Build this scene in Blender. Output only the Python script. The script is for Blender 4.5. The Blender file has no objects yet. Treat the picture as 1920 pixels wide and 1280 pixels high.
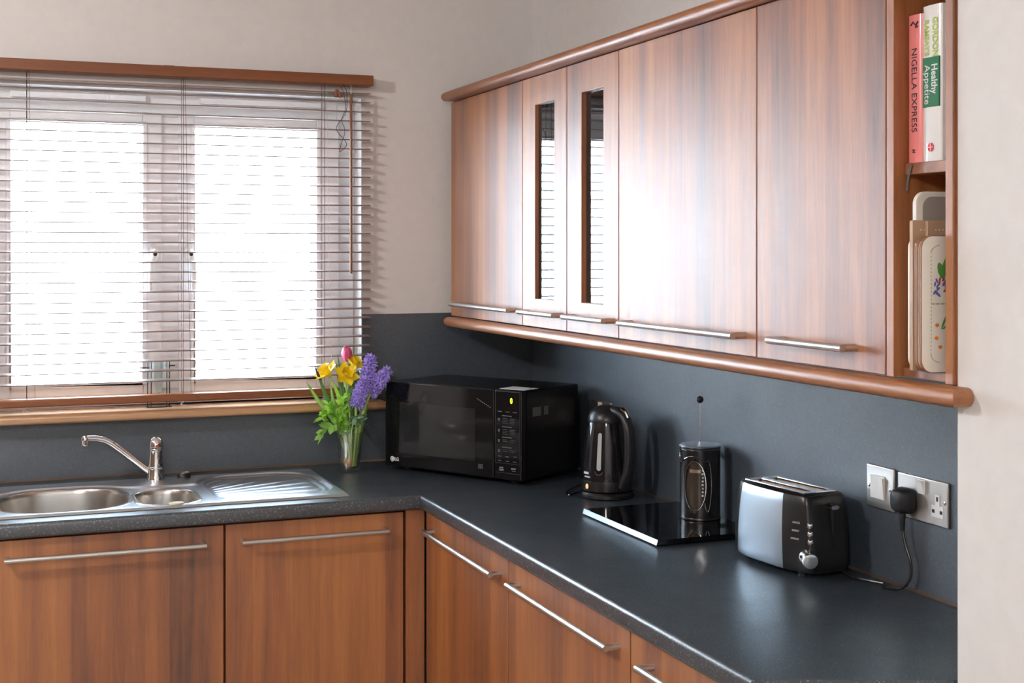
import bpy, bmesh, math, random
from mathutils import Vector, Matrix
random.seed(7)
S = bpy.context.scene
COL = S.collection
R = math.radians

# ------------------------------------------------------------------ camera
cam = bpy.data.cameras.new('camera'); camo = bpy.data.objects.new('camera', cam); COL.objects.link(camo)
cam.sensor_width = 36.0; cam.lens = 2530.4 / 1920 * 36; cam.shift_y = -(640 - 470.3) / 1920; cam.shift_x = (960 - 958.6) / 1920
CAM = Vector((-1.6804, -4.0819, 1.5659))
camo.location = CAM; camo.rotation_euler = (R(90), 0, R(-21.4426)); cam.clip_start = 0.05
S.camera = camo
# ------------------------------------------------------------------ world, sun, portals, exposure
w = bpy.data.worlds.new('world'); S.world = w; w.use_nodes = True
bgn = w.node_tree.nodes['Background']; bgn.inputs[0].default_value = (0.64, 0.82, 1.0, 1); bgn.inputs[1].default_value = 22.0
def light(name, kind, loc, energy, col=(1, 1, 1), rot=(0, 0, 0), **kw):
    l = bpy.data.lights.new(name, kind); l.energy = energy; l.color = col
    for k, v in kw.items(): setattr(l, k, v)
    o = bpy.data.objects.new(name, l); COL.objects.link(o); o.location = loc; o.rotation_euler = rot
    return o
sun = light('sun', 'SUN', (0, -3, 8), 74.0, (0.80, 0.91, 1.0), angle=R(0.6))
sun.rotation_euler = Vector((-0.28, 0.74, -0.62)).to_track_quat('-Z', 'Y').to_euler()
p1 = light('window_portal', 'AREA', (-1.15, 0.205, 1.575), 1, shape='RECTANGLE', size=1.14, size_y=0.94, rot=(R(-90), 0, 0)); p1.data.cycles.is_portal = True
light('ceiling_lamp_light', 'POINT', (-2.75, -1.65, 2.36), 50, (1, 0.97, 0.95), shadow_soft_size=0.05)
light('rear_fill_light', 'POINT', (-2.3, -4.5, 2.30), 50, (1, 0.97, 0.95), shadow_soft_size=0.15)  # added fill behind the camera for the base doors, no known fixture
vs = S.view_settings
vs.view_transform = 'Standard'; vs.look = 'None'; vs.exposure = 0.55; vs.gamma = 1.0; vs.use_curve_mapping = False

S.cycles.max_bounces = 10; S.cycles.sample_clamp_indirect = 20.0
# ------------------------------------------------------------------ materials
MATS = {}
def newmat(name):
    m = bpy.data.materials.new(name); m.use_nodes = True; MATS[name] = m
    nt = m.node_tree
    return m, nt, nt.nodes['Principled BSDF']
def setp(b, **kw):
    for k, v in kw.items():
        k = {'color': 'Base Color', 'rough': 'Roughness', 'metal': 'Metallic', 'ior': 'IOR', 'trans': 'Transmission Weight', 'coat': 'Coat Weight',
             'coat_rough': 'Coat Roughness', 'spec': 'Specular IOR Level', 'aniso': 'Anisotropic', 'alpha': 'Alpha', 'sss': 'Subsurface Weight',
             'emit': 'Emission Color', 'emit_s': 'Emission Strength'}[k]
        if isinstance(v, tuple) and len(v) == 3: v = (*v, 1)
        b.inputs[k].default_value = v
def node(nt, t, **kw):
    n = nt.nodes.new(t)
    for k, v in kw.items():
        if k in n.inputs: n.inputs[k].default_value = v
        else: setattr(n, k, v)
    return n
def ramp(nt, fac, stops):
    n = nt.nodes.new('ShaderNodeValToRGB'); e = n.color_ramp.elements
    while len(e) < len(stops): e.new(0.5)
    for el, (p, c) in zip(e, stops): el.position = p; el.color = (*c, 1) if len(c) == 3 else c
    nt.links.new(fac, n.inputs[0]); return n.outputs[0]
def coords(nt, scale, rnd=True):
    tc = nt.nodes.new('ShaderNodeTexCoord'); mp = nt.nodes.new('ShaderNodeMapping'); mp.inputs['Scale'].default_value = scale
    nt.links.new(tc.outputs['Object'], mp.inputs['Vector'])
    if not rnd: return mp.outputs[0]
    oi = nt.nodes.new('ShaderNodeObjectInfo'); mu = node(nt, 'ShaderNodeMath', operation='MULTIPLY'); mu.inputs[1].default_value = 23.7
    nt.links.new(oi.outputs['Random'], mu.inputs[0]); ad = node(nt, 'ShaderNodeVectorMath', operation='ADD')
    nt.links.new(mp.outputs[0], ad.inputs[0]); nt.links.new(mu.outputs[0], ad.inputs[1]); return ad.outputs[0]
def noise(nt, vec, scale, detail=3, rough=0.5, dist=0.0):
    n = node(nt, 'ShaderNodeTexNoise', Scale=scale, Detail=detail, Roughness=rough, Distortion=dist); nt.links.new(vec, n.inputs['Vector']); return n.outputs['Fac']
def mathn(nt, op, a, b):
    n = node(nt, 'ShaderNodeMath', operation=op)
    for i, v in enumerate((a, b)):
        if isinstance(v, (int, float)): n.inputs[i].default_value = v
        else: nt.links.new(v, n.inputs[i])
    return n.outputs[0]
def mixc(nt, fac, a, b):
    n = node(nt, 'ShaderNodeMix', data_type='RGBA'); 
    if isinstance(fac, float): n.inputs[0].default_value = fac
    else: nt.links.new(fac, n.inputs[0])
    for i, v in ((6, a), (7, b)):
        if isinstance(v, tuple): n.inputs[i].default_value = (*v, 1)
        else: nt.links.new(v, n.inputs[i])
    return n.outputs[2]
def bump(nt, b, h, strength, dist=0.001):
    n = node(nt, 'ShaderNodeBump', Strength=strength, Distance=dist); nt.links.new(h, n.inputs['Height']); nt.links.new(n.outputs[0], b.inputs['Normal'])
def wood(name, axis, dark, mid, lite, rough=0.34, coat=0.0, spec=0.5, strips=0.30):
    m, nt, b = newmat(name)
    k = 0.055; sc = [1, 1, 1]; sc[axis] = k
    v = coords(nt, tuple(sc))
    A = noise(nt, v, 7.5, 4, 0.55, 1.1); B = noise(nt, v, 42, 4, 0.6, 0.8); Cn = noise(nt, v, 330, 2, 0.6)
    # strips of veneer of slightly different tone
    sp = nt.nodes.new('ShaderNodeSeparateXYZ'); nt.links.new(v, sp.inputs[0])
    ax = [i for i in range(3) if i != axis]
    s = mathn(nt, 'ADD', sp.outputs[ax[0]], sp.outputs[ax[1]]); s = mathn(nt, 'FLOOR', mathn(nt, 'MULTIPLY', s, 17.0), 0)
    wn = node(nt, 'ShaderNodeTexWhiteNoise', noise_dimensions='1D'); nt.links.new(s, wn.inputs['W'])
    f = mathn(nt, 'ADD', mathn(nt, 'MULTIPLY', A, 0.62), mathn(nt, 'MULTIPLY', B, 0.30))
    f = mathn(nt, 'ADD', f, mathn(nt, 'MULTIPLY', Cn, 0.14))
    f = mathn(nt, 'ADD', f, mathn(nt, 'MULTIPLY', mathn(nt, 'SUBTRACT', wn.outputs['Value'], 0.5), strips * 0.5))
    c = ramp(nt, f, [(0.34, dark), (0.52, mid), (0.70, lite)])
    nt.links.new(c, b.inputs['Base Color']); setp(b, rough=rough, spec=spec, coat=coat, coat_rough=rough); b.inputs['Coat IOR'].default_value = 1.8
    rr = mathn(nt, 'ADD', mathn(nt, 'MULTIPLY', B, 0.12), rough - 0.06); nt.links.new(rr, b.inputs['Roughness'])
    bump(nt, b, Cn, 0.06); return m
WD, WM, WL = (0.085, 0.019, 0.002), (0.285, 0.080, 0.009), (0.46, 0.165, 0.028)
wood('walnut', 2, WD, WM, WL, 0.56, coat=1.0, spec=0.5, strips=0.22)
wood('walnut_along', 1, (0.16, 0.05, 0.016), (0.28, 0.095, 0.028), (0.38, 0.15, 0.05), 0.42, coat=0.3, strips=0.05)
wood('walnut_inner', 2, (0.16, 0.05, 0.012), (0.27, 0.085, 0.02), (0.33, 0.115, 0.03), 0.5, strips=0.1)
wood('oak_sill', 0, (0.36, 0.17, 0.06), (0.52, 0.27, 0.11), (0.62, 0.36, 0.17), 0.36, coat=1.0, strips=0.05)
wood('slat_wood', 0, (0.12, 0.065, 0.048), (0.17, 0.095, 0.072), (0.22, 0.13, 0.10), 0.37, coat=1.0, strips=0.0)
wood('blind_wood', 0, (0.12, 0.036, 0.012), (0.22, 0.068, 0.02), (0.28, 0.095, 0.032), 0.38, strips=0.0)
def speckled(name, base, spk, rough, thr, bumpy=0.05, ior=2.0, sc=420):
    m, nt, b = newmat(name); v = coords(nt, (1, 1, 1), False)
    n1 = noise(nt, v, sc, 2, 0.7); n2 = noise(nt, v, 9, 4, 0.6); n3 = noise(nt, v, 95, 3, 0.6)
    f = ramp(nt, n1, [(thr, (0, 0, 0)), (thr + 0.07, (1, 1, 1))])
    c0 = mixc(nt, n3, base, tuple(x * 2.1 for x in base))
    c = mixc(nt, f, c0, spk); nt.links.new(c, b.inputs['Base Color'])
    rr = ramp(nt, n2, [(0.25, (rough - 0.05,) * 3), (0.75, (rough + 0.05,) * 3)]); nt.links.new(rr, b.inputs['Roughness']); setp(b, ior=ior)
    bump(nt, b, n3, bumpy); return m
speckled('black_worktop', (0.016, 0.0235, 0.032), (0.30, 0.33, 0.35), 0.355, 0.605, 0.03, 2.0, 300)
speckled('black_splashback', (0.017, 0.026, 0.037), (0.11, 0.145, 0.18), 0.54, 0.61, 0.05, 2.05)
def plain(name, color, rough=0.5, metal=0.0, **kw):
    m, nt, b = newmat(name); setp(b, color=color, rough=rough, metal=metal, **kw)
    v = coords(nt, (1, 1, 1), False); n = noise(nt, v, 30, 3)
    c = mixc(nt, n, tuple(min(1, x * 0.94) for x in color), tuple(min(1, x * 1.05) for x in color)); nt.links.new(c, b.inputs['Base Color'])
    return m
def paint(name, color):
    m = plain(name, color, 0.85); nt = m.node_tree; b = nt.nodes['Principled BSDF']
    bump(nt, b, noise(nt, coords(nt, (1, 1, 1), False), 160, 3), 0.08); return m
def brushed(name, color, rough, sc=(1, 1, 60)):
    m, nt, b = newmat(name); setp(b, color=color, rough=rough, metal=1.0)
    n = noise(nt, coords(nt, sc), 60, 3); nt.links.new(mathn(nt, 'ADD', mathn(nt, 'MULTIPLY', n, 0.14), rough - 0.07), b.inputs['Roughness']); return m
paint('wall_paint', (0.74, 0.71, 0.69)); paint('ceiling_paint', (0.85, 0.84, 0.82)); paint('outside_boards', (0.86, 0.86, 0.86))
plain('floor_tile', (0.42, 0.36, 0.30), 0.5)
plain('pvc_white', (0.90, 0.91, 0.93), 0.35); plain('white_plastic', (0.82, 0.82, 0.80), 0.35); plain('cream', (0.80, 0.76, 0.58), 0.5)
brushed('steel_handle', (0.66, 0.63, 0.60), 0.37); plain('steel_sink', (0.76, 0.82, 0.88), 0.32, 1.0); plain('steel_bowl', (0.62, 0.60, 0.57), 0.26, 1.0)
brushed('steel_plate', (0.60, 0.56, 0.52), 0.38, (1, 1, 50)); brushed('toaster_steel', (0.46, 0.52, 0.58), 0.38, (1, 1, 40))
plain('chrome', (0.86, 0.86, 0.87), 0.05, 1.0); plain('dark_chrome', (0.055, 0.055, 0.058), 0.25, 0.8)
plain('black_gloss', (0.006, 0.006, 0.007), 0.06); plain('black_satin', (0.012, 0.012, 0.013), 0.30); plain('black_matt', (0.012, 0.012, 0.013), 0.55)
plain('kettle_black', (0.010, 0.010, 0.012), 0.07); plain('kettle_handle_black', (0.02, 0.02, 0.021), 0.34)
plain('black_glass', (0.004, 0.004, 0.005), 0.03, ior=1.55); plain('cabinet_glass', (0.006, 0.008, 0.010), 0.02, ior=1.9)
plain('microwave_black', (0.004, 0.004, 0.005), 0.24, spec=0.3); plain('microwave_window', (0.018, 0.018, 0.019), 0.05)
def thin_glass(name, tint, f0):
    m, nt, b = newmat(name); nt.nodes.remove(b)
    tr = nt.nodes.new('ShaderNodeBsdfTransparent'); tr.inputs[0].default_value = (*tint, 1); gl = nt.nodes.new('ShaderNodeBsdfGlossy'); gl.inputs['Roughness'].default_value = 0.0
    lw = node(nt, 'ShaderNodeLayerWeight', Blend=0.5); f = mathn(nt, 'ADD', mathn(nt, 'MULTIPLY', mathn(nt, 'POWER', lw.outputs['Facing'], 5.0), 0.85), f0)
    mx = nt.nodes.new('ShaderNodeMixShader'); nt.links.new(f, mx.inputs[0]); nt.links.new(tr.outputs[0], mx.inputs[1]); nt.links.new(gl.outputs[0], mx.inputs[2]); nt.links.new(mx.outputs[0], nt.nodes['Material Output'].inputs[0])
thin_glass('window_glass', (1, 1, 1), 0.03); thin_glass('cone_glass', (0.93, 0.97, 0.96), 0.04)
thin_glass('vase_glass', (0.97, 0.99, 0.97), 0.16); thin_glass('vase_water', (0.98, 0.99, 0.95), 0.01)
m, nt, b = newmat('display_green'); setp(b, color=(0.6, 0.8, 0.0), emit=(0.72, 1.0, 0.02), emit_s=2.2)
m, nt, b = newmat('neon_red'); setp(b, color=(0.8, 0.25, 0.1), emit=(1.0, 0.35, 0.15), emit_s=1.2)
plain('print_white', (0.75, 0.75, 0.75), 0.6); plain('print_grey', (0.12, 0.12, 0.13), 0.6); plain('print_dim', (0.045, 0.045, 0.048), 0.4); paint('left_wall_brown', (0.13, 0.085, 0.06)); plain('print_black', (0.03, 0.02, 0.03), 0.6); plain('red_dot', (0.55, 0.03, 0.03), 0.4)
plain('book_pink', (0.80, 0.22, 0.21), 0.30, coat=0.5); plain('book_white', (0.80, 0.79, 0.77), 0.32, coat=0.4); plain('book_green', (0.012, 0.17, 0.07), 0.35); plain('page', (0.75, 0.70, 0.60), 0.8)
plain('print_lime', (0.42, 0.55, 0.10), 0.5); plain('print_red', (0.7, 0.03, 0.04), 0.5); plain('ribbon_grey', (0.10, 0.095, 0.10), 0.6)
plain('mat_cream', (0.82, 0.78, 0.70), 0.35); plain('mat_edge', (0.30, 0.14, 0.07), 0.6); plain('mat_mint', (0.62, 0.66, 0.60), 0.4); plain('tan_board', (0.50, 0.34, 0.22), 0.5)
plain('board_grey', (0.36, 0.33, 0.29), 0.4); plain('print_leaf', (0.10, 0.30, 0.06), 0.5); plain('print_blue', (0.12, 0.14, 0.42), 0.5); plain('print_olive', (0.42, 0.45, 0.25), 0.5); plain('print_orange', (0.80, 0.25, 0.04), 0.5); plain('print_rose', (0.45, 0.04, 0.08), 0.5)
plain('cord_brown', (0.09, 0.035, 0.02), 0.7); plain('cord_white', (0.7, 0.66, 0.62), 0.7); plain('tassel_brown', (0.24, 0.085, 0.035), 0.45)
plain('paper_white', (0.78, 0.80, 0.82), 0.6); plain('sealant_bronze', (0.30, 0.23, 0.19), 0.32, 0.8)
plain('tulip_pink', (0.74, 0.11, 0.26), 0.45, sss=0.0); plain('daffodil_yellow', (0.94, 0.74, 0.03), 0.5); plain('daffodil_trumpet', (0.93, 0.64, 0.01), 0.5)
plain('hyacinth_violet', (0.44, 0.34, 0.88), 0.5); plain('leaf_green', (0.26, 0.50, 0.09), 0.42); plain('leaf_bright', (0.33, 0.66, 0.07), 0.42); plain('leaf_grey_green', (0.24, 0.40, 0.24), 0.45)
plain('leaf_dark', (0.09, 0.22, 0.05), 0.42); plain('stem_green', (0.46, 0.60, 0.20), 0.5); plain('iris_bud', (0.05, 0.03, 0.14), 0.5); plain('bulb_orange', (0.62, 0.30, 0.12), 0.6)
plain('gravel', (0.45, 0.43, 0.40), 0.9); plain('shrub_stem', (0.30, 0.27, 0.20), 0.8); plain('cork_brown', (0.35, 0.20, 0.10), 0.7); plain('coffee_mesh', (0.42, 0.32, 0.24), 0.35, 0.7)
plain('tinted_jug', (0.06, 0.045, 0.035), 0.10, ior=1.5)

# ------------------------------------------------------------------ geometry helpers
class MB:
    def __init__(s): s.v = []; s.f = []
    def add(s, vs_, fs_):
        o = len(s.v); s.v += [tuple(v) for v in vs_]; s.f += [tuple(i + o for i in f) for f in fs_]; return s
    def box(s, x0, x1, y0, y1, z0, z1):
        x0, x1 = sorted((x0, x1)); y0, y1 = sorted((y0, y1)); z0, z1 = sorted((z0, z1))
        return s.add([(x0, y0, z0), (x1, y0, z0), (x1, y1, z0), (x0, y1, z0), (x0, y0, z1), (x1, y0, z1), (x1, y1, z1), (x0, y1, z1)],
                     [(0, 3, 2, 1), (4, 5, 6, 7), (0, 1, 5, 4), (1, 2, 6, 5), (2, 3, 7, 6), (3, 0, 4, 7)])
    def prism(s, poly, z0, z1):
        n = len(poly)
        return s.add([(x, y, z0) for x, y in poly] + [(x, y, z1) for x, y in poly],
                     [tuple(range(n - 1, -1, -1)), tuple(range(n, 2 * n))] + [(i, (i + 1) % n, n + (i + 1) % n, n + i) for i in range(n)])
    def lathe(s, prof, n=32, c=(0, 0), caps=True):
        vs_, fs_ = [], []
        for r, z in prof:
            for i in range(n):
                a = 2 * math.pi * i / n; vs_.append((c[0] + r * math.cos(a), c[1] + r * math.sin(a), z))
        for k in range(len(prof) - 1):
            for i in range(n):
                j = (i + 1) % n; fs_.append((k * n + i, k * n + j, (k + 1) * n + j, (k + 1) * n + i))
        if caps:
            if prof[0][0] > 1e-5: fs_.append(tuple(range(n - 1, -1, -1)))
            if prof[-1][0] > 1e-5: fs_.append(tuple((len(prof) - 1) * n + i for i in range(n)))
        return s.add(vs_, fs_)
    def tube(s, pts, r, n=10, caps=True, flat=1.0, up=None):
        pts = [Vector(p) for p in pts]; m = len(pts); vs_, fs_ = [], []
        rr = r if isinstance(r, (list, tuple)) else [r] * m
        t0 = (pts[1] - pts[0]).normalized(); u = Vector(up) if up else (Vector((0, 0, 1)) if abs(t0.z) < 0.9 else Vector((1, 0, 0)))
        for i, p in enumerate(pts):
            t = (pts[min(i + 1, m - 1)] - pts[max(i - 1, 0)]).normalized()
            u = (u - t * u.dot(t))
            u = u.normalized() if u.length > 1e-6 else t.orthogonal().normalized()
            wv = t.cross(u)
            for k in range(n):
                a = 2 * math.pi * k / n; vs_.append(p + (u * math.cos(a) * flat + wv * math.sin(a)) * rr[i])
        for i in range(m - 1):
            for k in range(n):
                l = (k + 1) % n; fs_.append((i * n + k, i * n + l, (i + 1) * n + l, (i + 1) * n + k))
        if caps: fs_ += [tuple(range(n - 1, -1, -1)), tuple((m - 1) * n + k for k in range(n))]
        return s.add(vs_, fs_)
    def ball(s, c, r, n=12, sz=1.0):
        prof = [(max(1e-6, r * math.sin(math.pi * k / n)), c[2] - r * sz * math.cos(math.pi * k / n)) for k in range(n + 1)]
        return s.lathe(prof, max(10, n), (c[0], c[1]), False)
    def cells(s, us, vs2, filled, w0, w1, axes=(0, 1, 2), move=None):
        """solid slab from a grid of filled cells, open where not filled"""
        nu, nv = len(us), len(vs2)
        def P(i, j, w):
            a, b2 = (move or {}).get((i, j), (us[i], vs2[j])); q = [0, 0, 0]; q[axes[0]] = a; q[axes[1]] = b2; q[axes[2]] = w; return tuple(q)
        vs_ = [P(i, j, w) for w in (w0, w1) for j in range(nv) for i in range(nu)]
        id_ = lambda i, j, k: k * nu * nv + j * nu + i
        F = lambda i, j: 0 <= i < nu - 1 and 0 <= j < nv - 1 and filled(i, j)
        fs_ = []
        for i in range(nu - 1):
            for j in range(nv - 1):
                if not F(i, j): continue
                fs_ += [(id_(i, j, 0), id_(i, j + 1, 0), id_(i + 1, j + 1, 0), id_(i + 1, j, 0)), (id_(i, j, 1), id_(i + 1, j, 1), id_(i + 1, j + 1, 1), id_(i, j + 1, 1))]
                for di, dj, a, b2 in ((-1, 0, (i, j), (i, j + 1)), (1, 0, (i + 1, j), (i + 1, j + 1)), (0, -1, (i, j), (i + 1, j)), (0, 1, (i, j + 1), (i + 1, j + 1))):
                    if not F(i + di, j + dj): fs_.append((id_(*a, 0), id_(*b2, 0), id_(*b2, 1), id_(*a, 1)))
        return s.add(vs_, fs_)
    def xf(s, M):
        s.v = [tuple(M @ Vector(v)) for v in s.v]; return s
    def mesh(s, name, smooth=None):
        bm = bmesh.new(); bv = [bm.verts.new(v) for v in s.v]
        for f in s.f:
            try: bm.faces.new([bv[i] for i in f])
            except ValueError: pass
        for v in [v for v in bm.verts if not v.link_faces]: bm.verts.remove(v)
        bmesh.ops.remove_doubles(bm, verts=bm.verts, dist=1e-6)
        bmesh.ops.recalc_face_normals(bm, faces=bm.faces)
        me = bpy.data.meshes.new(name); bm.to_mesh(me); bm.free()
        if smooth is not None:
            for p in me.polygons: p.use_smooth = True
            me.set_sharp_from_angle(angle=R(smooth))
        return me
    def build(s, name, mat, parent=None, smooth=35, bevel=0.0, seg=2, loc=None):
        o = bpy.data.objects.new(name, s.mesh(name, smooth)); COL.objects.link(o)
        o.data.materials.append(MATS[mat])
        if parent: o.parent = parent
        if loc: o.location = loc
        if bevel:
            md = o.modifiers.new('bevel', 'BEVEL'); md.width = bevel; md.segments = seg; md.limit_method = 'ANGLE'; md.angle_limit = R(40)
        return o
def tag(o, label, cat=None, group=None, kind=None):
    if label: o['label'] = label
    if cat: o['category'] = cat
    if group: o['group'] = group
    if kind: o['kind'] = kind
    return o
def thing(name, loc, label, cat, rz=0, group=None, kind=None):
    o = bpy.data.objects.new(name, None); o.empty_display_size = 0.05; COL.objects.link(o); o.location = loc; o.rotation_euler = (0, 0, rz)
    return tag(o, label, cat, group, kind)
def to_cam(x, y): return math.atan2(CAM.y - y, CAM.x - x) + math.pi / 2     # local -Y looks at the viewer's side of the room
def text(name, s, mat, parent, size, loc, right, up, align='CENTER', sx=1.0, thick=0.00015, bold=0.0):
    cu = bpy.data.curves.new(name, 'FONT'); cu.body = s; cu.size = size; cu.align_x = align; cu.align_y = 'CENTER'; cu.extrude = thick; cu.offset = bold
    cu.resolution_u = 3
    t = bpy.data.objects.new(name, cu); COL.objects.link(t)
    me = bpy.data.meshes.new_from_object(t.evaluated_get(bpy.context.evaluated_depsgraph_get()))
    bpy.data.objects.remove(t); bpy.data.curves.remove(cu)
    r = Vector(right).normalized(); u = Vector(up).normalized(); n = r.cross(u)
    M = Matrix.Translation(loc) @ Matrix(((r.x * sx, u.x, n.x, 0), (r.y * sx, u.y, n.y, 0), (r.z * sx, u.z, n.z, 0), (0, 0, 0, 1)))
    me.transform(M); me.materials.clear(); me.materials.append(MATS[mat])
    o = bpy.data.objects.new(name, me); COL.objects.link(o); o.parent = parent; return o
def bevel_edges(me, pred, off, seg=4):
    bm = bmesh.new(); bm.from_mesh(me)
    es = [e for e in bm.edges if pred(e.verts[0].co, e.verts[1].co)]
    bmesh.ops.bevel(bm, geom=es, offset=off, segments=seg, profile=0.5, affect='EDGES'); bm.to_mesh(me); bm.free()
    for p in me.polygons: p.use_smooth = True
    me.set_sharp_from_angle(angle=R(35))
def rot(axis, deg): return Matrix.Rotation(R(deg), 4, axis)
def smoothst(a, b, x):
    t = max(0.0, min(1.0, (x - a) / (b - a))); return t * t * (3 - 2 * t)

# ------------------------------------------------------------------ the room
def struct(o): o['kind'] = 'structure'; return o
CEIL = 2.46; XL = -3.6; YB = -5.6
struct(MB().box(XL - 0.2, 0.2, YB - 0.2, 0.2, -0.1, 0.0).build('floor', 'floor_tile', smooth=None))
struct(MB().box(XL - 0.2, 0.2, YB - 0.2, 0.2, CEIL, CEIL + 0.15).build('ceiling', 'ceiling_paint', smooth=None))
WX0, WX1, WZ0, WZ1 = -1.722, -0.579, 1.078, 2.041
wx = [XL, WX0, WX1, 0.0]; wz = [0, WZ0, WZ1, CEIL]
struct(MB().cells(wx, wz, lambda i, j: not (i == 1 and j == 1), 0.0, 0.2, (0, 2, 1)).build('wall_window', 'wall_paint', smooth=None))
struct(MB().box(0.0, 0.2, YB, 0.2, 0, CEIL).build('wall_right', 'wall_paint', smooth=None))
PX, PY_ = -0.296, -2.4145
struct(MB().box(PX, -0.0005, YB, PY_, 0, CEIL).build('wall_pier', 'wall_paint', smooth=None, bevel=0.004))
struct(MB().box(XL - 0.2, XL, YB, 0.2, 0, CEIL).build('wall_left', 'left_wall_brown', smooth=None))
struct(MB().box(XL - 0.2, 0.2, YB - 0.2, YB, 0, CEIL).build('wall_back', 'wall_paint', smooth=None))

# ------------------------------------------------------------------ window
win = thing('window_1', (-1.15, 0.1, WZ0 + 0.034), None, None, kind='structure')
def ring(mb, x0, x1, z0, z1, wl, wr, wb, wt, y0, y1):
    mb.box(x0, x0 + wl, y0, y1, z0, z1); mb.box(x1 - wr, x1, y0, y1, z0, z1)
    mb.box(x0 + wl, x1 - wr, y0, y1, z0, z0 + wb); mb.box(x0 + wl, x1 - wr, y0, y1, z1 - wt, z1); return mb
OX, OY, OZ = -1.15, 0.1, WZ0 + 0.034
def lc(mb): return mb.xf(Matrix.Translation((-OX, -OY, -OZ)))
fr_ = ring(MB(), WX0, WX1, 1.1035, 2.041, 0.055, 0.055, 0.048, 0.075, 0.085, 0.15); fr_.box(-1.187, -1.117, 0.075, 0.15, 1.15, 1.97)
lc(fr_).build('frame', 'pvc_white', win, bevel=0.004)
for k, (x0, x1, gx0, gx1, hx) in enumerate(((-1.668, -1.176, -1.603, -1.231, -1.199), (-1.128, -0.634, -1.081, -0.705, -1.098))):
    sm = ring(MB(), x0, x1, 1.14, 1.978, gx0 - x0, x1 - gx1, 0.042, 0.04, 0.062, 0.14)
    ring(sm, gx0 - 0.012, gx1 + 0.012, 1.17, 1.95, 0.013, 0.013, 0.013, 0.013, 0.056, 0.075)
    sash = lc(sm).build('sash', 'pvc_white', win, bevel=0.003)
    lc(MB().box(gx0 - 0.002, gx1 + 0.002, 0.10, 0.104, 1.18, 1.94)).build('pane', 'window_glass', sash, smooth=None)
    h = MB(); h.lathe([(0.014, 0), (0.014, 0.004), (0.0125, 0.009)], 20); h.xf(Matrix.Translation((0, 0, 0)) @ rot('X', 90))
    h.v = [(x * 1.0, y, z * 1.9) for x, y, z in h.v]
    sgn = -1 if k == 0 else 1
    h.tube([(0, -0.008, 0.0), (0, -0.022, 0.0), (0.003 * sgn, -0.028, -0.01), (0.011 * sgn, -0.028, -0.035), (0.013 * sgn, -0.027, -0.075), (0.013 * sgn, -0.026, -0.115)], [0.011, 0.012, 0.012, 0.009, 0.008, 0.007], 12)
    h.xf(Matrix.Translation((hx, 0.0615, 1.562))); lc(h).build('window_handle', 'white_plastic', sash)
    kc = MB().lathe([(0.0055, 0), (0.0055, 0.002)], 16).xf(Matrix.Translation((hx + 0.002 * sgn, 0.0225, 1.556)) @ rot('X', 90)); lc(kc).build('handle_lock', 'black_satin', sash)
for x0, x1 in ((-1.602, -1.222), (-1.062, -0.690)):
    t = MB().box(x0, x1, 0.066, 0.0845, 2.012, 2.030); t.box(x0 + 0.27, x0 + 0.274, 0.0645, 0.068, 2.011, 2.031)
    lc(t).build('trickle_vent', 'pvc_white', win, bevel=0.006, seg=3)
struct(MB().box(-1.80, -0.515, -0.075, 0.1, 1.0785, 1.1030).build('trim_1', 'oak_sill', bevel=0.008, seg=3))

# ------------------------------------------------------------------ outside
struct(MB().box(-14, 10, 0.2, 12, -0.25, -0.12).build('ground_outside', 'gravel', smooth=None))
ow = thing('wall_outside', (-0.8, 3.2, -0.12), None, None, kind='structure')
MB().box(-3.3, 3.6, 0.03, 0.2, 0, 2.42).build('backing', 'outside_boards', ow, smooth=None)
bd = MB().add([(-3.3, 0.0, 0), (3.6, 0.0, 0), (3.6, 0.03, 0), (-3.3, 0.03, 0), (-3.3, 0.018, 0.136), (3.6, 0.018, 0.136), (3.6, 0.03, 0.136), (-3.3, 0.03, 0.136)],
              [(0, 1, 5, 4), (0, 3, 2, 1), (4, 5, 6, 7), (0, 4, 7, 3), (1, 2, 6, 5), (3, 7, 6, 2)]).build('board', 'outside_boards', ow, smooth=None)
for k in range(1, 17):
    c = bd.copy(); COL.objects.link(c); c.location = (0, 0, 0.1375 * k)
sh = thing('garden_shrub', (-2.05, 2.45, -0.12), 'loose bare-stemmed garden shrub outside the window, seen in the cabinet glass', 'shrub')
st, lf = MB(), MB()
for k in range(34):
    a = random.uniform(0, 6.28); l = random.uniform(0.9, 1.5); q = random.uniform(0.1, 0.34)
    p = [(0.05 * math.cos(a), 0.05 * math.sin(a), 0), (q * 0.5 * math.cos(a), q * 0.5 * math.sin(a), l * 0.55), (q * math.cos(a + 0.5), q * math.sin(a + 0.5), l)]
    st.tube(p, [0.007, 0.005, 0.003], 5)
    for j in range(9):
        f = random.uniform(0.35, 1.0); c = Vector(p[1]).lerp(Vector(p[2]), (f - 0.35) / 0.65) + Vector((random.gauss(0, 0.05), random.gauss(0, 0.05), random.gauss(0, 0.03)))
        d = Vector((random.gauss(0, 1), random.gauss(0, 1), random.gauss(0, 0.6))).normalized() * 0.045; e = d.orthogonal().normalized() * 0.014
        lf.add([c - d, c + e, c + d, c - e], [(0, 1, 2, 3)])
st.build('stems', 'shrub_stem', sh); lf.build('foliage', 'leaf_dark', sh, smooth=None)

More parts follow.
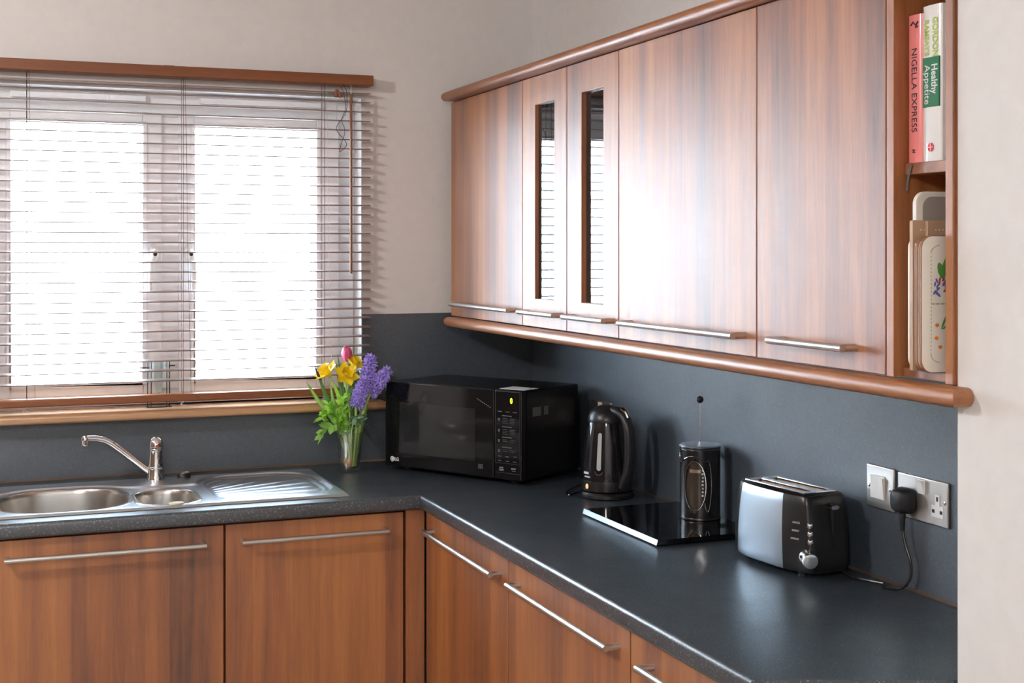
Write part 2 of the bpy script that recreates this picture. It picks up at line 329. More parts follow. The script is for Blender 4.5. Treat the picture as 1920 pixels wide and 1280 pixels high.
# ------------------------------------------------------------------ venetian blind
bl = thing('venetian_blind', (-1.165, -0.03, 1.1165), 'brown wooden venetian blind with level slats hanging over the window', 'blind')
BX0, BX1 = -1.775 + 1.165, -0.562 + 1.165; bz = lambda z: z - 1.1165
MB().box(-1.78 + 1.165, -0.557 + 1.165, -0.035, 0.029, bz(2.0735), bz(2.105)).build('headrail', 'blind_wood', bl, bevel=0.002)
MB().box(-0.02, 0.01, -0.02, 0.02, bz(2.1045), bz(2.1075)).build('bracket', 'cord_brown', bl)
sl = MB(); n = 6
for e in (0, 1):
    for i in range(n + 1):
        y = -0.0175 + 0.035 * i / n; z = 0.0010 * (1 - (2 * i / n - 1) ** 2)
        sl.v += [(BX0 if e == 0 else BX1, y, z - 0.0016), (BX0 if e == 0 else BX1, y, z + 0.0016)]
N2 = 2 * (n + 1)
for i in range(n):
    a = 2 * i; sl.f += [(a, a + 2, a + N2 + 2, a + N2), (a + 1, a + N2 + 1, a + N2 + 3, a + 3), (a, a + 1, a + 3, a + 2), (a + N2, a + N2 + 2, a + N2 + 3, a + N2 + 1)]
sl.f += [(0, N2, N2 + 1, 1), (N2 - 2, N2 - 1, 2 * N2 - 1, 2 * N2 - 2)]
s0 = sl.build('slat', 'slat_wood', bl, smooth=30)
for k in range(31):
    o = s0 if k == 0 else s0.copy()
    if k: COL.objects.link(o)
    o.location = (0, 0, bz(2.052 - 0.0288 * k - (0.0 if k else 0.0))); o.rotation_euler = (R(4.2 + random.uniform(-0.4, 0.4)), R(random.uniform(-0.05, 0.05)), 0)
MB().box(BX0, BX1, -0.018, 0.018, bz(1.1245), bz(1.147)).build('bottom_rail', 'blind_wood', bl, bevel=0.004)
for x in (-1.5608, -1.1291, -0.7069):
    c = MB()
    for y in (-0.0195, 0.0195):
        c.tube([(x + 1.165, y, bz(2.074)), (x + 1.165, y, bz(1.147))], 0.0008, 6)
    c.build('ladder_cord', 'cord_brown', bl)
    c = MB(); a = random.uniform(-0.02, 0.02)
    c.tube([(x + 1.165 + 0.006, -0.0205, bz(2.074)), (x + 1.165 + 0.012, -0.0215, bz(1.6)), (x + 1.165 + 0.022, -0.0225, bz(1.15)), (x + 1.165 + 0.05 + a, -0.026, bz(1.142)), (x + 1.165 + 0.075 + a, -0.029, bz(1.125))], 0.0006, 5); c.build('lift_cord', 'cord_white' if x > -0.8 else 'cord_brown', bl)
    c = MB(); c.tube([(x + 1.165 + 0.0, -0.0185, bz(1.126)), (x + 1.165 - 0.006, -0.024, bz(1.118)), (x + 1.165 + 0.008, -0.028, bz(1.112))], 0.0007, 5); c.tube([(x + 1.165, -0.0185, bz(1.126)), (x + 1.165 - 0.012, -0.026, bz(1.114))], 0.0007, 5); c.build('cord_end', 'cord_white', bl)
wd = MB(); wd.tube([(-0.6303 + 1.165, -0.042, bz(2.045)), (-0.6303 + 1.165, -0.042, bz(1.497))], 0.0042, 8); tw = wd.build('tilt_wand', 'tassel_brown', bl)
MB().tube([(-0.6303 + 1.165, -0.034, bz(2.074)), (-0.6303 + 1.165, -0.042, bz(2.06)), (-0.6303 + 1.165, -0.042, bz(2.045))], 0.0012, 6).build('wand_hook', 'chrome', tw)
X = -0.665 + 1.165
pc = MB(); pts = [(X + 0.012, -0.036, bz(2.074)), (X + 0.022, -0.037, bz(2.05)), (X + 0.02, -0.038, bz(1.99)), (X - 0.006, -0.038, bz(1.95)), (X - 0.008, -0.038, bz(1.93)), (X + 0.018, -0.038, bz(1.90)), (X + 0.02, -0.038, bz(1.885)), (X, -0.038, bz(1.868)), (X + 0.003, -0.038, bz(1.885)), (X + 0.016, -0.039, bz(1.93)), (X + 0.006, -0.039, bz(1.965)), (X + 0.018, -0.039, bz(2.0)), (X + 0.014, -0.038, bz(2.04)), (X + 0.004, -0.038, bz(2.066))]
def spl(pts, k=6):
    pts = [Vector(p) for p in pts]; out = []
    for i in range(len(pts) - 1):
        p0, p1, p2, p3 = pts[max(i - 1, 0)], pts[i], pts[i + 1], pts[min(i + 2, len(pts) - 1)]
        for j in range(k):
            t = j / k; out.append(0.5 * ((2 * p1) + (p2 - p0) * t + (2 * p0 - 5 * p1 + 4 * p2 - p3) * t * t + (3 * p1 - p0 - 3 * p2 + p3) * t ** 3))
    return out + [pts[-1]]
pull = pc.tube(spl(pts), 0.0009, 6).build('pull_cord', 'cord_brown', bl)
for dx, tilt in ((-0.013, 8), (0.003, -25)):
    MB().lathe([(0.0035, 0.0), (0.0065, 0.002), (0.0062, 0.012), (0.0035, 0.022), (0.002, 0.026)], 14).xf(Matrix.Translation((X + dx, -0.041, bz(2.032))) @ rot('Y', tilt)).build('tassel', 'tassel_brown', pull)

# ------------------------------------------------------------------ splashbacks
sx = [-1.80, -0.5785, -0.0005]; sz = [0.9105, 1.078, 1.369]
o = MB().cells(sx, sz, lambda i, j: not (i == 0 and j == 1), -0.0065, -0.0005, (0, 2, 1)).build('splashback', 'black_splashback', smooth=None)
tag(o, 'black speckled splashback on the window wall behind sink and microwave', 'splashback')
o = MB().box(-0.0065, -0.0005, PY_ + 0.001, -0.007, 0.9105, 1.358).build('splashback', 'black_splashback', smooth=None)
tag(o, 'black speckled splashback behind kettle and toaster under the wall cabinets', 'splashback')
for a, b2, lab in (((-1.80, -0.0135, 0.9098), (-0.012, -0.0135, 0.9098), 'thin bronze sealing strip along worktop under the window wall'), ((-0.0135, -0.02, 0.9098), (-0.0135, -2.40, 0.9098), 'thin bronze sealing strip along worktop behind kettle and toaster')):
    st_ = MB(); d = Vector(b2) - Vector(a)
    if abs(d.x) > 1: st_.add([(a[0], -0.0068, 0.9104), (b2[0], -0.0068, 0.9104), (b2[0], -0.0115, 0.9104), (a[0], -0.0115, 0.9104), (a[0], -0.0068, 0.9155), (b2[0], -0.0068, 0.9155)], [(0, 3, 2, 1), (3, 4, 5, 2), (0, 1, 5, 4), (0, 4, 3), (1, 2, 5)])
    else: st_.add([(-0.0068, a[1], 0.9104), (-0.0068, b2[1], 0.9104), (-0.0115, b2[1], 0.9104), (-0.0115, a[1], 0.9104), (-0.0068, a[1], 0.9155), (-0.0068, b2[1], 0.9155)], [(0, 3, 2, 1), (3, 4, 5, 2), (0, 1, 5, 4), (0, 4, 3), (1, 2, 5)])
    tag(st_.build('sealing_strip', 'sealant_bronze', smooth=None), lab, 'sealing strip')

# ------------------------------------------------------------------ worktops
WT0, WT1 = 0.872, 0.91
ux = [-1.80, -1.705, -0.785, -0.56, -0.0005]; uy = [-0.625, -0.54, -0.13, -0.0005]
mv = {(3, 0): (-0.585, -0.625), (4, 0): (-0.0005, -0.601), (3, 1): (-0.56, -0.6), (4, 1): (-0.0005, -0.6)}
mb = MB().cells(ux, uy, lambda i, j: not (i == 1 and j == 1) and not (i == 3 and j == 0), WT0, WT1, move=mv)
o = mb.build('worktop', 'black_worktop', smooth=None); bevel_edges(o.data, lambda a, b2: abs(a.y + 0.625) < 1e-4 and abs(b2.y + 0.625) < 1e-4 and abs(a.z - b2.z) < 1e-4, 0.009)
tag(o, 'black speckled worktop with the steel sink under the window', 'worktop')
poly = [(-0.0005, -0.6005), (-0.0005, PY_ + 0.001), (-0.297, -2.408), (-0.585, -2.292), (-0.585, -0.6255), (-0.5603, -0.6005)]
o = MB().prism(poly, WT0, WT1).build('worktop', 'black_worktop', smooth=None); bevel_edges(o.data, lambda a, b2: abs(a.x + 0.585) < 1e-4 and abs(b2.x + 0.585) < 1e-4 and abs(a.z - b2.z) < 1e-4, 0.009)
tag(o, 'black speckled worktop with kettle and toaster, rounded front edge, angled end', 'worktop')
# ------------------------------------------------------------------ cabinets
def bar_handle(L, r=0.0066, out=0.030):
    """bar along local X, standing off a door whose face is at y=0 and that looks to -Y"""
    m_ = MB(); m_.tube([(-L / 2, -out, 0), (L / 2, -out, 0)], r, 16)
    for s_ in (-1, 1): m_.tube([(s_ * (L / 2 - r), -out, 0), (s_ * (L / 2 - r), 0, 0)], r * 0.98, 16)
    return m_
def door_mesh(wd_, h, t=0.018): return MB().box(-wd_ / 2, wd_ / 2, 0.0, t, 0, h)
def base_cabinet(loc, rz, wd_, depth, handle_L, label, hoff=0.0, z1=0.871):
    c = thing('base_cabinet', loc, label, 'cabinet', rz, 'base cabinets under the worktop')
    b_ = MB(); x = wd_ / 2 + 0.001; y0, y1 = 0.0205, depth
    for sx_ in (-1, 1): b_.box(sx_ * x, sx_ * (x - 0.016), y0, y1, 0.15, z1)
    b_.box(-x + 0.016, x - 0.016, y0, y1, 0.15, 0.166); b_.box(-x + 0.016, x - 0.016, y1 - 0.01, y1, 0.166, z1 - 0.05); b_.box(-x + 0.016, x - 0.016, y0, y0 + 0.016, z1 - 0.08, z1)
    b_.build('body', 'walnut_inner', c, smooth=None)
    MB().box(-x, x, 0.06, 0.076, 0.0, 0.149).build('plinth', 'walnut', c, smooth=None)
    d = door_mesh(wd_ - 0.003, 0.711).build('door', 'walnut', c, bevel=0.0015, loc=(0, 0, 0.155))
    h = bar_handle(handle_L).build('handle', 'steel_handle', d, loc=(hoff, 0, 0.823 - 0.155)); h['label'] = 'brushed steel bar handle'
    return c
YF = -0.605
base_cabinet((-1.3905, YF, 0), 0, 0.576, 0.58, 0.4776, 'walnut base cabinet below the big sink bowl')
base_cabinet((-0.862, YF, 0), 0, 0.476, 0.58, 0.387, 'walnut base cabinet below the sink drainer, next to the corner', -0.006)
XF = -0.565
base_cabinet((XF, -0.918, 0), R(-90), 0.606, 0.54, 0.51, 'walnut base cabinet beside the inner corner, facing left', 0.012)
base_cabinet((XF, -1.5325, 0), R(-90), 0.617, 0.54, 0.513, 'walnut base cabinet, middle one below kettle and toaster worktop', 0.012)
base_cabinet((XF, -2.045, 0), R(-90), 0.402, 0.54, 0.235, 'narrow walnut base cabinet at the angled worktop end', 0.0)
o = thing('corner_post', (-0.593, YF, 0), 'narrow walnut filler post in the inner corner of the base cabinets', 'filler panel')
MB().box(-0.0255, 0.0265, 0.0, 0.018, 0.152, 0.871).build('panel', 'walnut', o, smooth=None, bevel=0.001); MB().box(-0.0255, 0.0265, 0.05, 0.066, 0, 0.151).build('plinth', 'walnut', o, smooth=None)

XD = -0.302; DB, DT = 1.3615, 2.0335
def wall_cabinet(yc, wd_, handles, label, glazed=False, tilt=0.0):
    c = thing('wall_cabinet', (XD, yc, DB), label, 'cabinet', R(-90), 'walnut wall cabinets')
    H = DT - DB; b_ = MB(); x = wd_ / 2 - 0.0006; y0, y1 = 0.0195, 0.301
    for s_ in (-1, 1): b_.box(s_ * x, s_ * (x - 0.016), y0, y1, 0, H)
    b_.box(-x + 0.016, x - 0.016, y0, y1, 0, 0.016); b_.box(-x + 0.016, x - 0.016, y0, y1, H - 0.016, H); b_.box(-x + 0.016, x - 0.016, y1 - 0.008, y1, 0.016, H - 0.016); b_.box(-x + 0.016, x - 0.016, y0 + 0.02, y1 - 0.008, H * 0.5, H * 0.5 + 0.016)
    b_.build('body', 'walnut_inner', c, smooth=None)
    W = wd_ - 0.003
    if not glazed:
        d = MB().box(-W / 2, W / 2, 0, 0.019, 0.001, H - 0.001).build('door', 'walnut', c, bevel=0.0015)
    else:
        gx0, gx1 = glazed; gz0, gz1 = 1.4385 - DB, 1.9565 - DB
        d = MB().cells([-W / 2, gx0, gx1, W / 2], [0.001, gz0, gz1, H - 0.001], lambda i, j: not (i == 1 and j == 1), 0, 0.019, (0, 2, 1)).build('door', 'walnut', c, bevel=0.0015)
        gc = (gx0 + gx1) / 2; gw = (gx1 - gx0) / 2 + 0.003
        pn = MB().box(-gw, gw, -0.0015, 0.0015, gz0 - 0.004, gz1 + 0.004).build('pane', 'cabinet_glass', d, smooth=None, loc=(gc, 0.0150, 0)); pn.rotation_euler = (0, 0, R(tilt))
    h = bar_handle(handles[0]).build('handle', 'steel_handle', d, loc=(handles[1], 0, 1.402 - DB)); h['label'] = 'brushed steel bar handle'
    return c
# local x runs towards -y in the room
U = [-0.0536, -0.656, -0.9564, -1.2552, -1.8542, -2.2503]
wall_cabinet((U[0] + U[1]) / 2, U[0] - U[1], (0.49, 0.022), 'walnut wall cabinet nearest the window, plain door')
wall_cabinet((U[1] + U[2]) / 2, U[1] - U[2], (0.24, 0.012), 'narrow glazed walnut wall cabinet, the one nearer the window', (-0.0606, 0.0695), 2.6)
wall_cabinet((U[2] + U[3]) / 2, U[2] - U[3], (0.235, 0.010), 'narrow glazed walnut wall cabinet, beside the wide plain door', (-0.0604, 0.0654))
wall_cabinet((U[3] + U[4]) / 2, U[3] - U[4], (0.50, 0.012), 'wide walnut wall cabinet above the kettle and cafetiere')
wall_cabinet((U[4] + U[5]) / 2, U[4] - U[5], (0.232, 0.005), 'walnut wall cabinet above the toaster, next to open shelves')
# open end unit
ou = thing('open_shelf_unit', (XD, -2.332, DB), 'open walnut end shelf unit holding cookbooks and placemats', 'shelf unit', R(-90))
yy = lambda y: -(y + 2.332)        # room y -> local x
xx = lambda x: x - XD              # room x -> local y
H = DT - DB
MB().box(yy(-2.2515), yy(-2.27), 0, 0.30, 0, H).build('side_panel', 'walnut', ou, smooth=None, bevel=0.001)
MB().box(yy(-2.396), yy(-2.413), 0, 0.005, 0.0, H).build('end_post', 'walnut', ou, smooth=None, bevel=0.001)
MB().box(yy(-2.396), yy(-2.413), 0.0053, 0.30, 0, H).build('side_panel', 'walnut', ou, smooth=None)
MB().box(yy(-2.2703), yy(-2.3957), 0.29, 0.30, 0, H).build('back_panel', 'walnut_inner', ou, smooth=None)
MB().box(yy(-2.2703), yy(-2.3957), 0.021, 0.2895, 1.6895 - DB, 1.7080 - DB).build('shelf', 'walnut_along', ou, smooth=None, bevel=0.001)
MB().box(yy(-2.2703), yy(-2.3957), 0.018, 0.2895, 0.0, 1.3765 - DB).build('base_board', 'walnut_along', ou, smooth=None, bevel=0.001)
MB().box(yy(-2.2703), yy(-2.3957), 0.0, 0.2895, H - 0.016, H).build('top_board', 'walnut_along', ou, smooth=None)

def bullnose(name, x0, x1, y0, y1, zc, r, label, cat):
    prof = [(r * (1 - math.cos(a)), r * math.sin(a)) for a in [R(-90 + 180 * k / 14) for k in range(15)]]
    vs_, fs_ = [], []
    for ins, z in prof:
        vs_ += [(x0 + ins, y0 - ins, zc + z), (x0 + ins, y1 + ins, zc + z), (x1, y1 + ins, zc + z), (x1, y0 - ins, zc + z)]
    for k in range(14):
        for i in range(4): fs_.append((4 * k + i, 4 * k + (i + 1) % 4, 4 * k + 4 + (i + 1) % 4, 4 * k + 4 + i))
    fs_ += [(3, 2, 1, 0), (56, 57, 58, 59)]
    o_ = MB().add(vs_, fs_).build(name, 'walnut_along', smooth=40); return tag(o_, label, cat)
bullnose('cornice_rail', -0.338, -0.001, -0.060, -2.4135, 2.0485, 0.0145, 'round-nosed walnut cornice rail along the top of the wall cabinets', 'rail')
o = bullnose('pelmet_rail', -0.336, -0.2975, -0.080, -2.455, 1.3455, 0.0148, 'round-nosed walnut pelmet rail below the wall cabinets', 'rail')
# ------------------------------------------------------------------ sink
SXO, SYO, SZO = -1.24, -0.34, 0.9105
sk = thing('kitchen_sink', (SXO, SYO, SZO), 'stainless steel one and a half bowl inset sink with drainer', 'sink')
def rr(x, y, cx, cy, hx, hy, r):
    qx, qy = abs(x - cx) - hx + r, abs(y - cy) - hy + r
    return math.hypot(max(qx, 0), max(qy, 0)) + min(max(qx, qy), 0) - r
SX0, SX1, SY0, SY1 = -1.725, -0.763, -0.566, -0.108
def smin(a, b2, k=0.03):
    h = max(k - abs(a - b2), 0) / k; return min(a, b2) - h * h * k * 0.25
def sink_z(x, y):
    big = rr(x, y, -1.478, -0.362, 0.163, 0.168, 0.13); small = rr(x, y, -1.222, -0.405, 0.080, 0.118, 0.075); dr = rr(x, y, -0.950, -0.335, 0.150, 0.188, 0.11)
    edge = min(x - SX0, SX1 - x, y - SY0, SY1 - y)
    z = 0.0065 * smoothst(0.0, 0.006, edge) + 0.0004
    t = smin(smin(rr(x, y, -1.478, -0.362, 0.195, 0.186, 0.15), rr(x, y, -1.22, -0.40, 0.13, 0.149, 0.05), 0.05), rr(x, y, -0.950, -0.337, 0.168, 0.203, 0.12), 0.03)
    z -= 0.0058 * smoothst(0.004, -0.006, t)
    lip = 0.0014
    if dr < 0.004:
        z -= 0.0035 * smoothst(0.003, -0.006, dr)
        th = math.atan2(y + 0.435, x + 1.26)
        inn = smoothst(-0.004, -0.024, dr)
        g = math.cos((th - 0.02) * 46.0)
        z += 0.0026 * inn * max(0.0, g) ** 4
    return z, big, small, dr
NX, NY = 420, 200
gz = {}; reg = {}
for j in range(NY + 1):
    for i in range(NX + 1):
        x = SX0 + (SX1 - SX0) * i / NX; y = SY0 + (SY1 - SY0) * j / NY
        z, a, b2, d = sink_z(x, y); gz[i, j] = (x - SXO, y - SYO, z); reg[i, j] = 1 if a < -0.001 else 2 if b2 < -0.001 else 3 if d < 0.002 else 0
parts = {0: MB(), 1: MB(), 2: MB(), 3: MB()}; idx = {k: {} for k in parts}
for j in range(NY):
    for i in range(NX):
        q = [(i, j), (i + 1, j), (i + 1, j + 1), (i, j + 1)]; k = max(set(reg[c] for c in q)) if len(set(reg[c] for c in q)) == 1 else min(reg[c] for c in q)
        P, I = parts[k], idx[k]
        for c in q:
            if c not in I: I[c] = len(P.v); P.v.append(gz[c])
        P.f.append(tuple(I[c] for c in q))
def sheet(P, name, mat, smooth=70):
    me = bpy.data.meshes.new(name); me.from_pydata(P.v, [], P.f); me.update()
    for p in me.polygons: p.use_smooth = True
    me.materials.append(MATS[mat]); o_ = bpy.data.objects.new(name, me); COL.objects.link(o_); o_.parent = sk; return o_
sheet(parts[0], 'deck', 'steel_sink'); sheet(parts[3], 'drainer', 'steel_sink')
def bowl(cx, cy, hx, hy, r, depth):
    z0 = sink_z(cx, cy + hy + 0.012)[0]; lev = [(0.0075, z0 - 0.0005), (0.0055, z0 + 0.0012), (0.002, z0 + 0.0016), (-0.001, z0 + 0.0008), (-0.003, z0 - 0.003), (-0.0045, z0 - 0.012), (-0.008, -depth * 0.5), (-0.013, -depth * 0.82), (-0.020, -depth * 0.94), (-0.034, -depth * 0.99), (-0.05, -depth)]
    m_ = MB(); n_ = 16; N_ = 4 * (n_ + 1)
    for o_, z in lev:
        rr_ = max(0.012, r + o_)
        for qx, qy, a0 in ((1, 1, 0), (-1, 1, 90), (-1, -1, 180), (1, -1, 270)):
            for k in range(n_ + 1):
                a = R(a0 + 90 * k / n_); m_.v.append((cx - SXO + qx * (hx + o_ - rr_) + rr_ * math.cos(a), cy - SYO + qy * (hy + o_ - rr_) + rr_ * math.sin(a), z))
    for k in range(len(lev) - 1):
        for i in range(N_): m_.f.append((k * N_ + i, k * N_ + (i + 1) % N_, (k + 1) * N_ + (i + 1) % N_, (k + 1) * N_ + i))
    m_.f.append(tuple((len(lev) - 1) * N_ + i for i in range(N_)))
    return m_.build('bowl', 'steel_bowl', sk, smooth=60)
bo = bowl(-1.478, -0.362, 0.163, 0.168, 0.13, 0.150); bowl(-1.222, -0.405, 0.080, 0.118, 0.075, 0.115)
MB().lathe([(0.04, -0.1499), (0.04, -0.1485), (0.032, -0.1475), (0.0, -0.149)], 24, (-1.478 - SXO, -0.362 - SYO)).build('waste', 'chrome', bo)

# tap
TX, TY = -1.2198, -0.1525
tp = thing('mixer_tap', (TX, TY, 0.9168), 'chrome single lever mixer tap with long angled spout', 'tap')
MB().lathe([(0.026, 0), (0.0265, 0.005), (0.0240, 0.010), (0.0230, 0.034), (0.0222, 0.035), (0.0222, 0.040), (0.0205, 0.055), (0.0190, 0.084), (0.0192, 0.0865)], 32).build('body', 'chrome', tp)
lv = MB().lathe([(0.0195, 0.0875), (0.0205, 0.089), (0.0205, 0.098), (0.0190, 0.109), (0.0140, 0.118), (0.0070, 0.1225), (0.0, 0.1235)], 32)
lv.tube([(0.0, 0.004, 0.104), (0.008, 0.022, 0.106), (0.016, 0.05, 0.110)], [0.009, 0.0075, 0.006], 12, flat=0.7)
lv = lv.build('lever', 'chrome', tp)
MB().lathe([(0.0038, 0), (0.0038, 0.001)], 16).xf(Matrix.Translation((0.0, -0.0206, 0.0985)) @ rot('X', 90)).build('temperature_dot', 'red_dot', lv)
spx = [(-0.012, 0, 0.020), (-0.034, 0, 0.038), (-0.105, 0, 0.0975), (-0.130, 0, 0.1155), (-0.150, 0, 0.1235), (-0.172, 0, 0.1265), (-0.192, 0, 0.1265)]
so = MB().tube(spl(spx, 5), 0.0096, 16, flat=0.9).build('spout', 'chrome', tp)
MB().lathe([(0.0085, 0.1065), (0.0108, 0.107), (0.0108, 0.118), (0.0115, 0.119), (0.0115, 0.1285), (0.008, 0.1355), (0.0, 0.1362)], 20, (-0.1915, 0)).build('nozzle', 'chrome', so)
pk = thing('plug_knob', (-1.140, -0.138, 0.9168), 'black oval pop-up waste knob with chrome ring behind the half bowl', 'plug knob')
a_ = MB().lathe([(0.0165, 0), (0.0165, 0.009), (0.014, 0.0125), (0.0, 0.0125)], 24); a_.v = [(x * 1.15, y * 0.9, z) for x, y, z in a_.v]; a_.build('knob', 'black_satin', pk)
a_ = MB().tube([(0.0135 * math.cos(R(t)) * 1.1 + 0.002, 0.0125 * math.sin(R(t)) * 0.75, 0.0133 + 0.002 * math.cos(R(t))) for t in range(0, 361, 20)], 0.0014, 8).build('chrome_ring', 'chrome', pk)
o = thing('cream_disc', (-1.215, -0.549, 0.9172), 'small cream oval disc lying on the sink front beside the half bowl', 'disc')
a_ = MB().lathe([(0.016, 0), (0.0195, 0.0015), (0.0195, 0.004), (0.016, 0.0055), (0, 0.006)], 24); a_.v = [(x, y * 0.62, z) for x, y, z in a_.v]; a_.build('disc', 'cream', o)

# ------------------------------------------------------------------ glass stand on the sill
gs = thing('bud_vase_stand', (-1.190, 0.022, 1.1032), 'clear cone bud vase in a black wire stand on the sill behind the blind', 'vase')
stn = MB()
for x in (-0.032, -0.023, 0.022, 0.031): stn.tube([(x, -0.004 if abs(x) < 0.025 else 0.006, 0.0), (x, -0.004 if abs(x) < 0.025 else 0.006, 0.137)], 0.0016, 6)
stn.tube([(-0.055, 0, 0.118), (-0.028, 0, 0.118)], 0.0018, 6); stn.tube([(0.028, 0, 0.122), (0.046, 0, 0.122)], 0.0018, 6)
stn.box(-0.036, 0.036, -0.009, 0.011, 0.0, 0.002); stn.build('wire_stand', 'black_satin', gs)
MB().lathe([(0.003, 0.028), (0.006, 0.032), (0.019, 0.100), (0.021, 0.135), (0.0195, 0.135), (0.0175, 0.1), (0.004, 0.034)], 20, (0, 0.001)).build('cone', 'cone_glass', gs)

# ------------------------------------------------------------------ microwave
mw = thing('microwave_oven', (-0.5506, -0.168, 0.9102), 'black microwave oven angled into the corner, green digit lit on its display', 'microwave', math.atan2(-0.853, 0.522))
MW, MH, MD = 0.512, 0.266, 0.285
MB().box(0.002, MW - 0.003, 0.022, MD, 0.013, MH - 0.001).build('case', 'microwave_black', mw, bevel=0.006, seg=3)
for x in (0.05, MW - 0.06):
    for y in (0.05, MD - 0.05): MB().lathe([(0.014, 0), (0.016, 0.0125)], 16, (x, y)).build('foot', 'black_matt', mw)
dr_ = MB().box(0.0, 0.4135, 0.0, 0.0215, 0.014, MH).build('door', 'black_gloss', mw, bevel=0.004, seg=3)
MB().box(0.058, 0.347, -0.0006, 0.002, 0.056, 0.207).build('door_window', 'microwave_window', dr_, smooth=None)
cp = MB().box(0.4145, MW, 0.0, 0.0215, 0.014, MH).build('control_panel', 'black_gloss', mw, bevel=0.005, seg=3)
pf = MB(); ring(pf, 0.419, 0.5065, 0.060, 0.262, 0.0012, 0.0012, 0.0012, 0.0012, -0.0008, 0.001); pf.build('panel_trim', 'print_dim', cp, smooth=None)
E_X, E_Z = (1, 0, 0), (0, 0, 1)
def mt(name, s, mat, size, x, z, par=cp, **k): return text(name, s, mat, par, size, (x, -0.0008, z), E_X, E_Z, **k)
mt('display_digit', '0', 'display_green', 0.022, 0.476, 0.236, sx=0.74, bold=0.00035)
pr_ = MB()
def dash(x, z, w_, h=0.0016): pr_.box(x, x + w_, -0.0005, 0.0005, z, z + h)
for x in (0.428, 0.456, 0.481): dash(x, 0.2040, 0.014, 0.0022)
for z0, nrow in ((0.186, 4), (0.155, 4), (0.126, 2), (0.098, 2)):
    dash(0.443, z0 + 0.0065, 0.034, 0.0024)
    for k in range(nrow): dash(0.445, z0 - 0.0045 * k, 0.016 + 0.004 * (k % 2), 0.0009); dash(0.470, z0 - 0.0045 * k, 0.020 - 0.004 * (k % 2), 0.0009)
    dash(0.4285, z0 - 0.007, 0.007, 0.0075)
for x, z in ((0.428, 0.066 + 0.014), (0.455, 0.08), (0.483, 0.082), (0.428, 0.0675), (0.456, 0.0675), (0.481, 0.0675)): dash(x, z - 0.0015, 0.012, 0.0020)
dash(0.478, 0.0405, 0.013, 0.0020)
pr_.build('panel_print', 'print_grey', cp, smooth=None)['kind'] = 'stuff'
for s, x, z in (('STOP', 0.441, 0.0475), ('CLEAR', 0.441, 0.0415), ('START', 0.484, 0.0475)): mt('panel_lettering', s, 'print_white', 0.0058, x, z - 0.0, sx=0.95)
MB().box(0.42, 0.508, -0.0006, 0.001, 0.0335, 0.0342).build('panel_line', 'print_grey', cp, smooth=None)
mt('logo_lettering', 'LG', 'print_white', 0.0135, 0.0475, 0.0345, dr_, bold=0.0005)
MB().lathe([(0.0080, 0), (0.0080, 0.0006)], 24).xf(Matrix.Translation((0.030, -0.0002, 0.0345)) @ rot('X', 90)).build('logo_disc', 'print_white', dr_)
lg = MB().tube([(0.030 + 0.0055 * math.cos(R(t)), -0.0011, 0.0345 + 0.0055 * math.sin(R(t))) for t in range(60, 361, 20)], 0.0005, 5); lg.box(0.0278, 0.0284, -0.0014, -0.0008, 0.0315, 0.0375); lg.build('logo_mark', 'print_black', dr_)
bg = MB(); ring(bg, 0.358, 0.3745, 0.0375, 0.0500, 0.0012, 0.0012, 0.0012, 0.0012, -0.0005, 0.0005)
for k in range(4): bg.box(0.3605, 0.3725 - 0.002 * (k % 2), -0.0005, 0.0005, 0.0400 + 0.0022 * k, 0.0412 + 0.0022 * k)
bg.build('badge', 'print_grey', dr_, smooth=None)
dt = MB()
for k in range(8): dt.box(0.353 + 0.0066 * k, 0.3552 + 0.0066 * k, -0.0005, 0.0005, 0.2345 - 0.0030 * k, 0.2360 - 0.0030 * k)
dt.build('door_print', 'print_white', dr_, smooth=None)
sv = MB()
for k in range(2): sv.box(MW - 0.0034, MW - 0.0024, 0.055 + 0.055 * k, 0.095 + 0.035 * k, 0.190, 0.215)
sv.build('rating_label', 'print_grey', mw, smooth=None)
cd = thing('paper_card', (-0.5506, -0.168, 0.9102 + MH - 0.0008), 'white card lying on top of the microwave above its control panel', 'card', math.atan2(-0.853, 0.522))
MB().add([(0.414, 0.026, 0), (0.500, 0.026, 0), (0.502, 0.092, 0), (0.412, 0.095, 0), (0.414, 0.026, 0.0012), (0.500, 0.026, 0.0012), (0.502, 0.092, 0.0012), (0.412, 0.095, 0.0012)], [(3, 2, 1, 0), (4, 5, 6, 7), (0, 1, 5, 4), (1, 2, 6, 5), (2, 3, 7, 6), (3, 0, 4, 7)]).build('card', 'paper_white', cd, smooth=None)
MB().lathe([(0.004, 0.0012), (0.004, 0.0016)], 12, (0.487, 0.075)).build('card_print', 'print_black', cd)

# ------------------------------------------------------------------ kettle
KX, KY = -0.122, -0.815
kt = thing('kettle', (KX, KY, 0.9105), 'glossy black jug kettle with a pale water gauge', 'kettle', to_cam(KX, KY))
MB().lathe([(0.070, 0.0), (0.0735, 0.003), (0.0735, 0.011), (0.069, 0.0165), (0.055, 0.018), (0, 0.018)], 48).build('power_base', 'dark_chrome', kt)
MB().lathe([(0.062, 0.0185), (0.0695, 0.021), (0.0705, 0.045), (0.0700, 0.0475)], 48).build('lower_band', 'black_satin', kt)
bodyp = [(0.0695, 0.0480), (0.0690, 0.060), (0.0672, 0.09), (0.0640, 0.12), (0.0595, 0.155), (0.0540, 0.19), (0.0520, 0.2000)]
MB().lathe(bodyp, 56).build('body', 'kettle_black', kt)
MB().lathe([(0.0520, 0.2005), (0.0525, 0.203), (0.0505, 0.214), (0.045, 0.226), (0.035, 0.236), (0.02, 0.2425), (0.0, 0.2445)], 48).build('lid', 'kettle_handle_black', kt)
